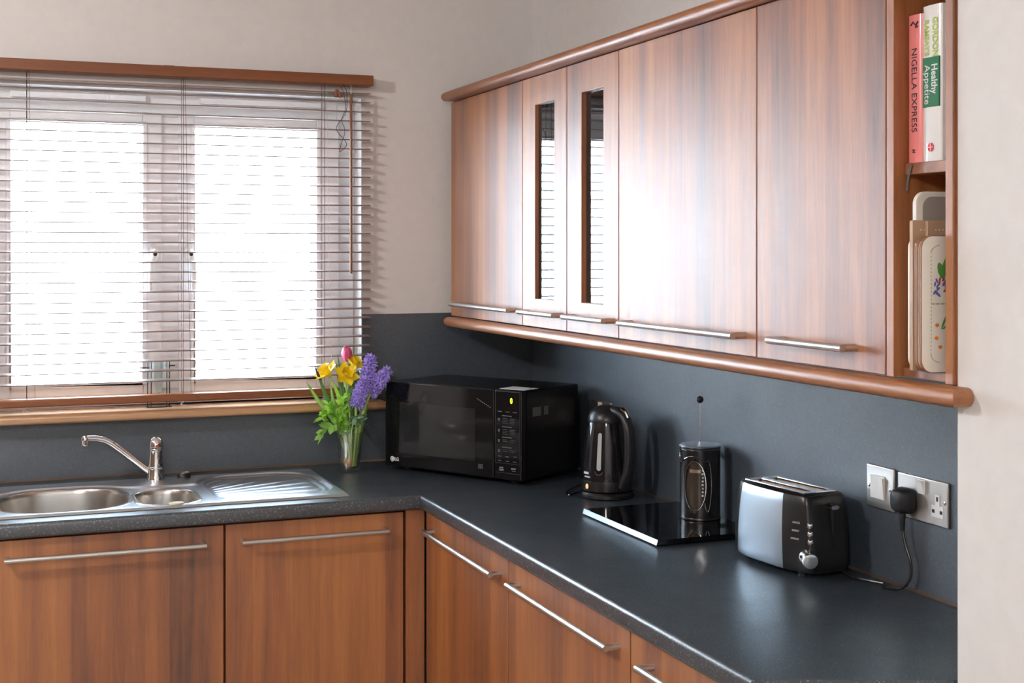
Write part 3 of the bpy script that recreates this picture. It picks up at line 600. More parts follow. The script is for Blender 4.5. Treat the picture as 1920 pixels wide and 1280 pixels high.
def brad(z):
    for (r0, z0), (r1, z1) in zip(bodyp, bodyp[1:]):
        if z0 <= z <= z1: return r0 + (r1 - r0) * (z - z0) / (z1 - z0)
    return bodyp[0][0] if z < bodyp[0][1] else bodyp[-1][0]
def onbody(az, z, off=0.0):          # az 0 = straight to the viewer, + = to the right
    r = brad(z) + off; return (r * math.sin(az), -r * math.cos(az), z)
ph = R(40)
hp = [(0.016, 0.2280), (0.042, 0.2305), (0.072, 0.2190), (0.0880, 0.190), (0.0925, 0.150), (0.0910, 0.105), (0.083, 0.068), (0.064, 0.034)]
pts = spl([(r * math.sin(ph), -r * math.cos(ph), z) for r, z in hp], 6); nn = len(pts)
rad = [0.0175 - 0.002 * math.sin(math.pi * i / (nn - 1)) for i in range(nn)]
hk = MB().tube(pts, rad, 18, flat=0.78).build('handle', 'kettle_handle_black', kt)
tg = MB(); tr_ = [(r * math.sin(ph), -r * math.cos(ph), z) for r, z in ((0.062, 0.2395), (0.076, 0.2315), (0.0875, 0.2165))]
tg.tube(spl(tr_, 4), 0.006, 10).build('lid_switch', 'chrome', hk)
ga = MB(); g1 = MB()
def strip(mb, az0, az1, z0, z1, off, n=10, m_=5, roundend=True):
    vs_ = []; fs_ = []; ac, ah = (az0 + az1) / 2, (az1 - az0) / 2
    for k in range(n + 1):
        z = z0 + (z1 - z0) * k / n; rz = brad(z) * ah
        e = min(z - z0, z1 - z); f = math.sqrt(max(0.0, 1 - (1 - e / rz) ** 2)) if e < rz and roundend else 1.0
        for i in range(m_ + 1): vs_.append(onbody(ac + ah * f * (2 * i / m_ - 1), z, off))
    for k in range(n):
        for i in range(m_): a = k * (m_ + 1) + i; fs_.append((a, a + 1, a + m_ + 2, a + m_ + 1))
    return mb.add(vs_, fs_)
strip(g1, R(-27), R(-10), 0.066, 0.180, 0.0006, 30).build('gauge_surround', 'black_gloss', kt)
strip(ga, R(-23.5), R(-13.5), 0.077, 0.176, 0.0012, 30)
plain('gauge_pale', (0.52, 0.54, 0.53), 0.18); plain('gauge_clear', (0.38, 0.37, 0.36), 0.2); ga.build('water_gauge', 'gauge_pale', kt)
MB().tube([onbody(R(-18.5 + 8.7 * math.sin(R(t))), 0.0755 - 0.009 * math.cos(R(t)), 0.001) for t in range(-90, 91, 15)], 0.0012, 8).build('gauge_rim', 'chrome', kt)
strip(MB(), R(-62), R(-45), 0.0655, 0.0715, 0.0005, 4, 5, False).build('lettering', 'print_white', kt)
strip(MB(), R(-58), R(-40), 0.0570, 0.0605, 0.0005, 4, 5, False).build('lettering', 'print_white', kt)
MB().ball((0.0707 * math.sin(R(-48)), -0.0707 * math.cos(R(-48)), 0.034), 0.004, 8, 1.7).build('pilot_light', 'neon_red', kt)
MB().tube(spl([(-0.066, 0.03, 0.006), (-0.088, 0.02, 0.003), (-0.10, -0.01, 0.0032), (-0.108, 0.03, 0.0035), (-0.09, 0.09, 0.006), (-0.06, 0.14, 0.010)], 6), 0.0026, 8).build('power_cord', 'black_gloss', kt)

# ------------------------------------------------------------------ black glass board + cafetiere
gb = thing('glass_board', (-0.150, -1.218, 0.9102), 'glossy black glass worktop saver board under the cafetiere', 'board')
MB().add([(-0.1375, -0.197, 0.003), (0.130, -0.197, 0.003), (0.130, 0.197, 0.003), (-0.1375, 0.197, 0.003), (-0.1335, -0.197, 0.0145), (0.130, -0.197, 0.0145), (0.130, 0.197, 0.0145), (-0.1335, 0.197, 0.0145)], [(0, 3, 2, 1), (4, 5, 6, 7), (0, 1, 5, 4), (1, 2, 6, 5), (2, 3, 7, 6)]).build('slab', 'black_glass', gb, smooth=None)
MB().add([(-0.1375, -0.197, 0.003), (-0.1375, 0.197, 0.003), (-0.1335, 0.197, 0.0145), (-0.1335, -0.197, 0.0145)], [(0, 1, 2, 3)]).build('edge_glint', 'toaster_steel', gb, smooth=None)  # pale steel on this glass edge only, standing in for its bright reflection
for x in (-0.11, 0.105):
    for y in (-0.17, 0.17): MB().lathe([(0.008, 0), (0.008, 0.003)], 12, (x, y)).build('foot', 'black_matt', gb)
CX, CY = -0.071, -1.226
cf = thing('cafetiere', (CX, CY, 0.9249), 'black cafetiere with oval window and ball-topped plunger on the glass board', 'cafetiere', to_cam(CX, CY))
CR = 0.0485
ZC, AH, ZH = 0.083, R(32), 0.0585     # oval window
AZ0 = R(-15)
mb = MB(); na, nz = 96, 64; zb, ztp = 0.003, 0.168
vid = {}
def inside(az, z): return ((az - AZ0) / AH) ** 2 + ((z - ZC) / ZH) ** 2
for k in range(nz + 1):
    for i in range(na):
        az = -math.pi + 2 * math.pi * i / na; z = zb + (ztp - zb) * k / nz
        d = inside(az, z)
        if 0.78 < d < 1.28:           # snap the rim onto the ellipse
            s_ = 1 / math.sqrt(d); az = AZ0 + (az - AZ0) * s_; z = ZC + (z - ZC) * s_
        vid[i, k] = len(mb.v); mb.v.append((CR * math.sin(az), -CR * math.cos(az), z))
for k in range(nz):
    for i in range(na):
        j = (i + 1) % na; q = [(i, k), (j, k), (j, k + 1), (i, k + 1)]
        cz = zb + (ztp - zb) * (k + 0.5) / nz; ca = -math.pi + 2 * math.pi * (i + 0.5) / na
        if inside(ca, cz) > 0.98: mb.f.append(tuple(vid[c] for c in q))
slv = mb.build('sleeve', 'dark_chrome', cf, smooth=60)
md = slv.modifiers.new('solid', 'SOLIDIFY'); md.thickness = 0.0012; md.offset = -1
def oncyl(az, z, r=CR + 0.0004): return (r * math.sin(az), -r * math.cos(az), z)
MB().tube([oncyl(AZ0 + AH * math.sin(R(t)), ZC - ZH * math.cos(R(t))) for t in range(0, 361, 8)], 0.0010, 6).build('window_rim', 'chrome', slv)
path = [(-78, 0.158), (-76, 0.146), (-62, 0.1365), (-45, 0.147), (-25, 0.153), (-5, 0.150), (12, 0.141), (20, 0.143), (28, 0.136), (33, 0.10), (33, 0.07), (28, 0.035), (22, 0.022), (17, 0.028), (13, 0.044)]
MB().tube([oncyl(R(p.x), p.y) for p in spl([(a, z, 0) for a, z in path], 5)], 0.0008, 6).build('trim_line', 'chrome', slv)
MB().lathe([(0.0445, 0.004), (0.0445, 0.160)], 40, caps=False).build('glass_jug', 'tinted_jug', cf)
gp = MB()
for k in range(9): gp.add([oncyl(R(5 + (k % 3)), 0.058 + 0.0085 * k, 0.0448), oncyl(R(11), 0.058 + 0.0085 * k, 0.0448), oncyl(R(11), 0.0625 + 0.0085 * k, 0.0448), oncyl(R(5 + (k % 3)), 0.0625 + 0.0085 * k, 0.0448)], [(0, 1, 2, 3)])
gp.build('scale_print', 'print_white', cf, smooth=None)
fm = MB()
for k in range(2):
    vs_ = [oncyl(R(-34 + 36 * i / 12), (0.114, 0.130)[k] if False else 0.1135, 0.0447) for i in range(13)] + [oncyl(R(-34 + 36 * i / 12), 0.1215, 0.0447) for i in range(13)]
fm.add(vs_, [(i, i + 1, i + 14, i + 13) for i in range(12)]).build('filter', 'coffee_mesh', cf, smooth=None)
MB().lathe([(0.046, 0.0), (0.0492, 0.001), (0.0492, 0.005), (0.0485, 0.006)], 48).build('base_ring', 'dark_chrome', cf)
lid = MB().lathe([(0.0488, 0.168), (0.0495, 0.170), (0.0495, 0.1745), (0.0475, 0.177), (0.0, 0.1775)], 48).build('lid', 'toaster_steel', cf)
MB().lathe([(0.0497, 0.1695), (0.0502, 0.1705), (0.0502, 0.1725), (0.0497, 0.1735)], 48, caps=False).build('lid_band', 'black_satin', lid)
pg = MB().tube([(0, 0, 0.177), (0, 0, 0.277)], 0.0022, 12).build('plunger_rod', 'chrome', cf)
MB().ball((0, 0, 0.2835), 0.0088, 16).build('plunger_knob', 'black_satin', pg)
hd = MB().tube(spl([(0.022, 0.044, 0.150), (0.030, 0.058, 0.150), (0.034, 0.066, 0.13), (0.034, 0.066, 0.06), (0.030, 0.058, 0.035), (0.022, 0.044, 0.035)], 5), 0.0065, 10).build('handle', 'black_satin', cf)
# ------------------------------------------------------------------ toaster
to = thing('toaster', (-0.106, -1.668, 0.9102), 'two slot toaster with brushed steel sides and black ends', 'toaster', R(5))
TA, TB, TH = 0.070, 0.132, 0.170
def tloop(z, n=72):
    f = (z - 0.010) / (TH - 0.010); bow = math.sin(math.pi * min(1, f)) * 0.004
    sc = 1 - 0.13 * f; b_ = TB * (1 - 0.15 * f) + bow * 0.5; out = []; r = 0.006
    def half(y): return (TA - 0.017 * abs(y / 0.115) ** 3) * sc + bow
    m = n // 2; ne = 8                      # points per side: bulging flank then a flat end
    ns = m - ne
    for sgn in (1, -1):
        for k in range(ns):
            t = -1 + 2 * k / (ns - 1); y = b_ * math.copysign(1 - (1 - abs(t)) ** 1.25, t) * sgn
            out.append((half(y) * sgn * (0.94 if abs(t) > 0.999 else 1), y, z))
        he = half(b_) * 0.94
        for k in range(1, ne + 1):
            q = 1 - 2 * k / (ne + 1); out.append((he * q * sgn, (b_ + 0.004 * (1 - q * q)) * sgn, z))
    return out
zs = [0.012, 0.016] + [0.016 + 0.142 * k / 10 for k in range(1, 11)] + [0.163]
loops = [tloop(z) for z in zs]; nl = 72
loops[0] = [(x * 0.965, y * 0.975, z) for x, y, z in loops[0]]; loops[-1] = [(x * 0.965, y * 0.98, z) for x, y, z in loops[-1]]
sp_, sp2, ec, ec2 = MB(), MB(), MB(), MB()
for k in range(len(loops) - 1):
    for i in range(nl):
        j = (i + 1) % nl; q = [loops[k][i], loops[k][j], loops[k + 1][j], loops[k + 1][i]]; my = (loops[1][i][1] + loops[1][j][1]) / 2
        (ec if my < -TB * 0.50 else ec2 if my > TB * 0.80 else (sp_ if q[0][0] < 0 else sp2)).add(q, [(0, 1, 2, 3)])
sp_.build('steel_side', 'toaster_steel', to, smooth=50); sp2.build('steel_side', 'toaster_steel', to, smooth=50); endc = ec.build('end_cap', 'black_satin', to, smooth=50); ec2.build('end_cap', 'black_satin', to, smooth=50)
MB().add(loops[0], [tuple(range(nl))]).build('base_plate', 'black_matt', to, smooth=None)
for x in (-0.038, 0.038):
    for y in (-0.09, 0.09): MB().lathe([(0.009, 0), (0.010, 0.0122)], 12, (x, y)).build('foot', 'black_matt', to)
top = [(x * 0.985, y * 0.985, 0.1635) for x, y, z in tloop(0.163)]
inner = [(x * 0.86, y * 0.90, 0.1665) for x, y, z in tloop(0.163)]
sh_ = MB().add(top + inner, [(i, (i + 1) % nl, nl + (i + 1) % nl, nl + i) for i in range(nl)]).build('top_rim', 'dark_chrome', to, smooth=50)
xs_ = [-0.043, -0.033, -0.009, 0.009, 0.033, 0.043]; ys_ = [-0.098, -0.085, 0.085, 0.098]
tpz = MB().cells(xs_, ys_, lambda i, j: not (j == 1 and i in (1, 3)), 0.1645, 0.1685).build('top_plate', 'chrome', to, smooth=None, bevel=0.001)
for x0, x1 in ((-0.033, -0.009), (0.009, 0.033)):
    sw = MB(); sw.box(x0, x1, -0.085, 0.085, 0.09, 0.092); sw.box(x0 - 0.001, x0, -0.085, 0.085, 0.092, 0.1643); sw.box(x1, x1 + 0.001, -0.085, 0.085, 0.092, 0.1643)
    sw.build('bread_slot', 'cork_brown', to, smooth=None)
    g = MB()
    for k in range(2): g.tube([((x0 + x1) / 2 + (k - 0.5) * 0.016, -0.084, 0.150), ((x0 + x1) / 2 + (k - 0.5) * 0.016, 0.084, 0.150)], 0.0012, 6)
    g.box(x0 + 0.004, x1 - 0.004, -0.02, -0.008, 0.145, 0.155); g.build('bread_guide', 'dark_chrome', to)
YE = -TB
def tfront(f): return -(TB * (1 - 0.07 * f) + math.sin(math.pi * min(1, f)) * 0.002)
MB().box(0.0045, 0.0085, YE - 0.0005, YE + 0.0100, 0.062, 0.150).build('lever_slot', 'black_matt', endc, smooth=None)
lv_ = MB().tube([(0.0065, YE + 0.014, 0.1415), (0.0065, YE - 0.004, 0.1415)], 0.0105, 20); lv_.v = [(x, y, 0.1415 + (z - 0.1415) * 0.42) for x, y, z in lv_.v]
lv_.build('lever', 'chrome', endc)
for z, s in ((0.1085, 'CANCEL'), (0.0925, 'REHEAT'), (0.0765, 'DEFROST')):
    MB().lathe([(0.0052, 0.0), (0.0058, 0.004), (0.0058, 0.010), (0.0035, 0.0125), (0, 0.013)], 18).xf(Matrix.Translation((-0.0455 - 0.05 * (0.1085 - z), YE + 0.0135 - 0.1 * (0.1085 - z), z)) @ rot('Z', -30) @ rot('X', 90)).build('button', 'chrome', endc)
    text('button_lettering', s, 'print_white', endc, 0.0052, (-0.0600 - 0.10 * (0.1085 - z), YE + 0.0360, z + 0.002), (0.34, -0.94, 0), (0.10, 0, 1), sx=0.9)
MB().lathe([(0.0165, 0.0), (0.0155, 0.012), (0.0145, 0.020), (0.0160, 0.0205), (0.0160, 0.031), (0.0140, 0.0345), (0, 0.0360)], 28).xf(Matrix.Translation((-0.0520, YE + 0.012, 0.044)) @ rot('Z', -26) @ rot('X', 90)).build('browning_dial', 'chrome', endc)
MB().tube(spl([(0.058, -0.222, 0.0031), (0.046, -0.19, 0.0031), (0.036, -0.15, 0.004), (0.030, -0.12, 0.014)], 4), 0.0028, 8).build('cord_stub', 'black_satin', to)

# ------------------------------------------------------------------ sockets
def plate(mb, y0, y1, z0, z1, t=0.006):
    mb.box(-0.0070 - t, -0.0070, y0, y1, z0, z1); return mb
def screw(par, y, z):
    MB().lathe([(0.0036, 0), (0.0036, 0.001), (0.002, 0.0018), (0, 0.0018)], 14).xf(Matrix.Translation((0, y, z)) @ rot('Y', -90)).build('screw', 'chrome', par)
def sock(name, yc, zc, wd_, label, cat):
    o_ = thing(name, (-0.0128, yc, zc), label, cat)
    MB().box(-0.0002, 0.0060, -wd_ / 2, wd_ / 2, -0.0425, 0.0425).build('faceplate', 'steel_plate', o_, bevel=0.0022, seg=3); return o_
s1 = sock('fused_switch', -1.8465, 1.0945, 0.088, 'single brushed steel fused spur switch left of the double socket', 'switch')
MB().box(-0.0030, 0.0, -0.0170, 0.0270, -0.0230, 0.0230).build('module', 'white_plastic', s1, bevel=0.001)
MB().add([(-0.003, -0.0165, -0.020), (-0.003, 0.000, -0.020), (-0.003, 0.000, 0.020), (-0.003, -0.0165, 0.020), (-0.0075, -0.0165, 0.020), (-0.0055, 0.0, 0.020), (-0.0035, 0.0, -0.020), (-0.0040, -0.0165, -0.020)], [(0, 1, 2, 3), (4, 5, 6, 7), (0, 3, 4, 7), (1, 6, 5, 2), (0, 7, 6, 1), (3, 2, 5, 4)]).build('rocker', 'white_plastic', s1, smooth=None)
screw(s1, 0.034, 0.0); screw(s1, -0.033, 0.0)
s2 = sock('double_socket', -1.9760, 1.0925, 0.147, 'double brushed steel wall socket with a black plug in it', 'socket')
def sock_face(par, yc, open_, sw):
    if open_:
        m_ = MB(); m_.box(-0.0012, 0.0, yc - 0.006, yc + 0.006, -0.004, 0.016); m_.box(-0.0012, 0.0, yc - 0.0165, yc + 0.0165, -0.026, -0.004); f = m_.build('socket_insert', 'white_plastic', par, smooth=None)
        for dy, z0, z1, hw in ((0, 0.004, 0.0125, 0.0025), (-0.0110, -0.0185, -0.0120, 0.0035), (0.0110, -0.0185, -0.0120, 0.0035)):
            MB().box(-0.0016, -0.0010, yc + dy - hw, yc + dy + hw, z0, z1).build('pin_hole', 'black_matt', f, smooth=None)
    if sw:
        MB().add([(0, sw - 0.0095, 0.012), (0, sw + 0.0095, 0.012), (0, sw + 0.0095, 0.037), (0, sw - 0.0095, 0.037), (-0.008, sw - 0.0085, 0.036), (-0.008, sw + 0.0085, 0.036), (-0.0035, sw + 0.0085, 0.0125), (-0.0035, sw - 0.0085, 0.0125)], [(0, 1, 2, 3), (4, 5, 6, 7), (0, 3, 4, 7), (1, 6, 5, 2), (0, 7, 6, 1), (3, 2, 5, 4)]).build('rocker', 'white_plastic', par, smooth=None)
sock_face(s2, -0.045, True, 0.0); sock_face(s2, 0.040, True, 0)
MB().box(-0.003, 0.0, -0.0105, 0.0105, 0.011, 0.0385).build('rocker_surround', 'white_plastic', s2, bevel=0.001)
MB().add([(-0.003, -0.0095, 0.0125), (-0.003, 0.0095, 0.0125), (-0.003, 0.0095, 0.037), (-0.003, -0.0095, 0.037), (-0.0095, -0.0085, 0.036), (-0.0095, 0.0085, 0.036), (-0.0040, 0.0085, 0.013), (-0.0040, -0.0085, 0.013)], [(0, 1, 2, 3), (4, 5, 6, 7), (0, 3, 4, 7), (1, 6, 5, 2), (0, 7, 6, 1), (3, 2, 5, 4)]).build('rocker', 'white_plastic', s2, smooth=None)
screw(s2, -0.066, 0.004); screw(s2, 0.066, 0.004)
s3 = sock('double_socket', -0.5400, 1.0900, 0.147, 'double brushed steel socket mostly hidden behind the kettle', 'socket')
sock_face(s3, 0.040, True, 0)
MB().box(-0.003, 0.0, -0.0105, 0.0105, 0.011, 0.0385).build('rocker_surround', 'white_plastic', s3, bevel=0.001)
# plug and lead
pl = thing('mains_plug', (-0.0150, -1.935, 1.085), 'black mains plug and lead in the wall socket', 'plug')
pm = MB()
prof = [(0.0, 0.0255, 0.024), (-0.006, 0.0265, 0.025), (-0.016, 0.0240, 0.0235), (-0.026, 0.0190, 0.0205), (-0.030, 0.0130, 0.015)]
n = 24; vs_ = []
for x, hy, hz in prof:
    for k in range(n):
        t = 2 * math.pi * k / n; c, s_ = math.cos(t), math.sin(t); vs_.append((x, hy * math.copysign(abs(c) ** 0.6, c), hz * math.copysign(abs(s_) ** 0.6, s_)))
pm.add(vs_, [(k * n + i, k * n + (i + 1) % n, (k + 1) * n + (i + 1) % n, (k + 1) * n + i) for k in range(len(prof) - 1) for i in range(n)] + [tuple(range(n)), tuple((len(prof) - 1) * n + i for i in range(n))])
plb = pm.build('plug_body', 'black_matt', pl, smooth=50)
MB().tube([(-0.012, 0.0, -0.020), (-0.013, -0.001, -0.036), (-0.013, -0.002, -0.058)], [0.0075, 0.006, 0.0042], 12).build('strain_relief', 'black_matt', plb)
MB().tube(spl([(-0.013, -0.002, -0.055), (-0.012, -0.010, -0.085), (-0.009, -0.022, -0.118), (-0.009, -0.018, -0.150), (-0.016, 0.004, -0.1705), (-0.030, 0.030, -0.1718), (-0.0150, 0.052, -0.1718)], 6), 0.0028, 10).build('lead', 'black_satin', pl)

# ------------------------------------------------------------------ cookbooks and mats
def book(y0, y1, x, z0, h, depth, mat, label):
    b_ = thing('cookbook', (x, (y0 + y1) / 2, z0), label, 'book', 0, 'cookbooks on the upper open shelf')
    t = (y0 - y1) / 2; m_ = MB(); n = 6
    prof = [(0.0, t * 1.0)]
    out = [(0.0045 * (1 - math.cos(R(a)) ** 1) , t * math.sin(R(a))) for a in range(-90, 91, 15)]
    poly_ = [(q[0], q[1]) for q in out] + [(depth, t), (depth, t - 0.0028), (0.012, t - 0.0028), (0.012, -t + 0.0028), (depth, -t + 0.0028), (depth, -t)]
    m_.prism(poly_, 0, h).build('cover', mat, b_, smooth=40)
    MB().box(0.0125, depth - 0.003, -t + 0.003, t - 0.003, 0.003, h - 0.003).build('pages', 'page', b_, smooth=None)
    return b_
BX = -0.2785
b1 = book(-2.2735, -2.3095, BX, 1.7083, 0.2385, 0.19, 'book_pink', 'pink cookbook with dark spine lettering on the open shelf')
tl = lambda par, nm, s, mat, size, y, z, **k: text(nm, s, mat, par, size, (-0.0004, y, z), (0, 0, -1), (0, 1, 0) if False else (0, 1, 0), **k)
# spine text reads downwards: right = -z, up = towards +y?  (seen from -x the reader's right is -y)
DN, UPV = (0, 0, -1), (0, -1, 0)
def spine(par, nm, s, mat, size, y, z, **k): return text(nm, s, mat, par, size, (-0.0004 + k.pop('dx', 0.0), y, z), DN, UPV, **k)
spine(b1, 'spine_lettering', 'NIGELLA EXPRESS', 'print_black', 0.0185, 0.0, 0.117, sx=0.93, dx=0.0)
q = MB(); q.tube([(-0.0006, 0.003, 0.021), (-0.0006, -0.003, 0.020)], 0.0009, 6); q.tube([(-0.0006, 0.003, 0.017), (-0.0006, -0.003, 0.0165)], 0.0009, 6); q.tube([(-0.0006, 0.002, 0.021), (-0.0006, 0.0, 0.0165)], 0.0008, 6); q.build('publisher_mark', 'print_black', b1)
q = MB(); q.tube([(-0.0006, 0.008, 0.222), (-0.0006, 0.002, 0.227), (-0.0006, -0.005, 0.221), (-0.0006, -0.010, 0.2265)], 0.0012, 6); q.tube([(-0.0006, -0.004, 0.218), (-0.0006, -0.009, 0.219)], 0.0014, 6); q.build('spine_emblem', 'print_black', b1)
rb = MB(); rp = spl([(0.004, -0.002, 0.001), (-0.0035, 0.0015, -0.004), (-0.0045, 0.008, -0.02), (-0.004, 0.0135, -0.045)], 5)
for p in rp: rb.v += [(p.x, p.y - 0.003, p.z), (p.x, p.y + 0.003, p.z)]
rb.f = [(2 * i, 2 * i + 1, 2 * i + 3, 2 * i + 2) for i in range(len(rp) - 1)]; rb.build('ribbon', 'ribbon_grey', b1)
b2_ = book(-2.3100, -2.3565, BX, 1.7083, 0.2475, 0.20, 'book_white', 'white cookbook with green spine band and lime lettering on the open shelf')
MB().box(-0.0006, 0.006, -0.0195, 0.0195, 0.086, 0.165).build('spine_band', 'book_green', b2_, smooth=None)
spine(b2_, 'spine_lettering', 'GORDON', 'print_lime', 0.017, -0.0095, 0.196, sx=0.82, bold=0.0004)
spine(b2_, 'spine_lettering', "RAMSAY'S", 'print_lime', 0.0155, 0.0105, 0.1965, sx=0.84, bold=0.0004)
spine(b2_, 'spine_lettering', 'Healthy', 'print_white', 0.020, -0.0085, 0.130, sx=0.76, bold=0.0004, dx=-0.0006)
spine(b2_, 'spine_lettering', 'Appetite', 'print_white', 0.019, 0.0085, 0.122, sx=0.95, dx=-0.0006)
q = MB().lathe([(0.0072, 0), (0.0072, 0.0006)], 20).xf(Matrix.Translation((-0.0002, 0.0, 0.022)) @ rot('Y', -90)); q.build('publisher_mark', 'print_red', b2_)
q = MB(); q.box(-0.0013, -0.0007, -0.0006, 0.0006, 0.015, 0.029); q.box(-0.0013, -0.0007, -0.007, 0.007, 0.0215, 0.0225); q.build('publisher_cross', 'book_white', b2_, smooth=None)
b3 = thing('cookbook', (-0.262, -2.3760, 1.7083), 'black book-shaped filler for the dark gap between white cookbook and shelf post', 'book', 0, 'cookbooks on the upper open shelf')  # black block added to stand for the dark gap beside the post
MB().prism([(0.0, 0.014), (0.0, -0.012), (0.17, -0.012), (0.17, -0.010), (0.01, -0.010), (0.01, 0.012), (0.17, 0.012), (0.17, 0.014)], 0, 0.232).build('cover', 'black_satin', b3, smooth=None); MB().box(0.0105, 0.167, -0.0095, 0.0115, 0.003, 0.229).build('pages', 'page', b3, smooth=None)

def rrect(w_, h, r, n=8):
    out = []
    for cx_, cz_, a0 in ((w_ - r, h - r, 0), (r, h - r, 90), (r, r, 180), (w_ - r, r, 270)):
        for k in range(n + 1): a = R(a0 + 90 * k / n); out.append((cx_ + r * math.cos(a), cz_ + r * math.sin(a)))
    return out
def slab(poly_, y0, y1):
    m_ = MB().prism(poly_, y0, y1); m_.v = [(x, z, y) for x, y, z in m_.v]; return m_       # poly in x,z ; thickness along y
MZ = 1.3768
def matboard(name, x, y, w_, h, r, t, face, edge, label, cat, group=None, lean=0.0, lz=0.0):
    o_ = thing(name, (x, y, MZ + lz), label, cat, 0, group); o_.rotation_euler = (0, 0, R(lean))
    slab(rrect(w_, h, r), 0.0, t).build('board', edge, o_, smooth=40)
    slab([(0.0012 + px_ * (w_ - 0.0024) / w_, 0.0012 + pz_ * (h - 0.0024) / h) for px_, pz_ in rrect(w_, h, r)], -0.0006, 0.0).build('face', face, o_, smooth=40)
    return o_
G = 'placemats stacked upright in the open shelf'
matboard('placemat', -0.2985, -2.3060, 0.275, 0.212, 0.018, 0.004, 'mat_mint', 'mat_cream', 'pale mint placemat, the rearmost of the upright stack', 'placemat', G)
matboard('chopping_board', -0.2960, -2.3190, 0.27, 0.284, 0.020, 0.0085, 'mat_cream', 'mat_cream', 'tall grey chopping board with a cream border behind the placemats', 'board')
cb = bpy.data.objects['chopping_board']; slab([(0.012 + a * (0.27 - 0.024) / 0.27, 0.010 + b_ * (0.284 - 0.018) / 0.284) for a, b_ in rrect(0.27, 0.284, 0.02)], -0.0012, -0.0006).build('grey_centre', 'board_grey', cb, smooth=40)
for x, y, lab in ((-0.3120, -2.3310, 'tan board with square corners behind the placemats, the left one'), (-0.2900, -2.3400, 'tan board with square corners behind the placemats, by the shelf post')):
    t_ = thing('tan_board', (x, y, MZ), lab, 'board', 0, 'tan boards in the open shelf')
    slab(rrect(0.25, 0.2375 if y > -2.335 else 0.2365, 0.002, 2), 0.0, 0.0075).build('board', 'tan_board', t_, smooth=40)
    st2 = MB()
    for k in range(14): st2.box(0.014 + 0.007 * k, 0.0165 + 0.007 * k, -0.0006, 0.0, 0.2215, 0.2235)
    st2.build('stitching', 'mat_cream', t_, smooth=None)
matboard('placemat', -0.3190, -2.3475, 0.275, 0.2125, 0.020, 0.004, 'mat_cream', 'mat_edge', 'cream placemat in the upright stack, third from the front', 'placemat', G)
matboard('placemat', -0.3235, -2.3570, 0.275, 0.2115, 0.020, 0.004, 'mat_cream', 'mat_edge', 'cream placemat in the upright stack, just behind the front one', 'placemat', G)
fmx = matboard('placemat', -0.3300, -2.3745, 0.275, 0.2130, 0.020, 0.0045, 'mat_cream', 'mat_edge', 'cream placemat printed with flowers, foremost in the upright stack', 'placemat', G)
BLOTS = 0
def blot(mb, cx_, cz_, rx, rz_, ang=0, n=10):
    global BLOTS; BLOTS += 1 if BLOTS < 20 else -20
    if cx_ > 0.0385 and rx > 0.0011: cx_ -= 0.017; rx *= 1.25
    vs_ = []
    for k in range(n):
        t = 2 * math.pi * k / n; a, b_ = rx * math.cos(t), rz_ * math.sin(t); c, s_ = math.cos(R(ang)), math.sin(R(ang)); vs_.append((cx_ + a * c - b_ * s_, -0.0007 - 0.00004 * BLOTS, cz_ + a * s_ + b_ * c))
    mb.add(vs_, [tuple(range(n))])
q = MB()
for k in range(26): blot(q, 0.018, 0.030 + 0.006 * k, 0.0011, 0.0022, random.uniform(-20, 20), 6)
for k in range(9):
    a = R(180 - 10 * k); blot(q, 0.036 + 0.018 * math.cos(a), 0.186 + 0.012 * math.sin(a), 0.0016, 0.0010, 0, 6); blot(q, 0.036 + 0.018 * math.cos(a), 0.028 - 0.012 * math.sin(a), 0.0016, 0.0010, 0, 6)
for k in range(6): blot(q, 0.030 + 0.009 * k, 0.107, 0.0035, 0.0014, 0, 8)
q.build('printed_border', 'print_olive', fmx, smooth=None)
q = MB()
for cx_, cz_, rx, rz_, a in ((0.064, 0.166, 0.006, 0.020, -20), (0.054, 0.158, 0.005, 0.014, 20), (0.072, 0.176, 0.005, 0.014, -35), (0.060, 0.080, 0.0016, 0.014, -25), (0.066, 0.060, 0.0015, 0.016, 10), (0.060, 0.070, 0.004, 0.0015, 30), (0.070, 0.088, 0.004, 0.0014, -30)): blot(q, cx_, cz_, rx, rz_, a)
q.build('printed_leaves', 'print_leaf', fmx, smooth=None)
q = MB(); [blot(q, 0.052 + random.uniform(-0.012, 0.016), 0.133 + random.uniform(-0.012, 0.012), 0.0016, 0.0046, random.uniform(-60, 60), 6) for _ in range(16)]; q.build('printed_petals', 'print_blue', fmx, smooth=None)
q = MB(); [blot(q, 0.058 + random.uniform(-0.008, 0.008), 0.136 + random.uniform(-0.01, 0.01), 0.0016, 0.004, random.uniform(-60, 60), 6) for _ in range(7)]; q.build('printed_petals', 'print_rose', fmx, smooth=None)
q = MB(); [blot(q, a, b_, 0.0032, 0.0030) for a, b_ in ((0.046, 0.074), (0.045, 0.054), (0.052, 0.040), (0.068, 0.048))]; q.build('printed_blossoms', 'print_orange', fmx, smooth=None)

# ------------------------------------------------------------------ bouquet
VX, VY = -0.6600, -0.168
VZ = 0.9105
RT = to_cam(VX, VY)
vs0 = thing('flower_vase', (VX, VY, VZ), 'clear tapered glass vase of cut flowers beside the microwave', 'vase', RT)
MB().lathe([(0.0, 0.0), (0.0285, 0.0), (0.0300, 0.002), (0.0325, 0.03), (0.0365, 0.08), (0.0392, 0.116), (0.0386, 0.1175), (0.0376, 0.116), (0.0348, 0.08), (0.0306, 0.03), (0.0278, 0.011), (0.0, 0.010)], 40).build('glass', 'vase_glass', vs0, smooth=50)
MB().lathe([(0.0, 0.0104), (0.0274, 0.0114), (0.0302, 0.03), (0.0336, 0.070), (0.0, 0.070)], 40).build('water', 'vase_water', vs0, smooth=50)
def fl(name, label, cat, group=None): return thing(name, (VX, VY, VZ), label, cat, RT, group)
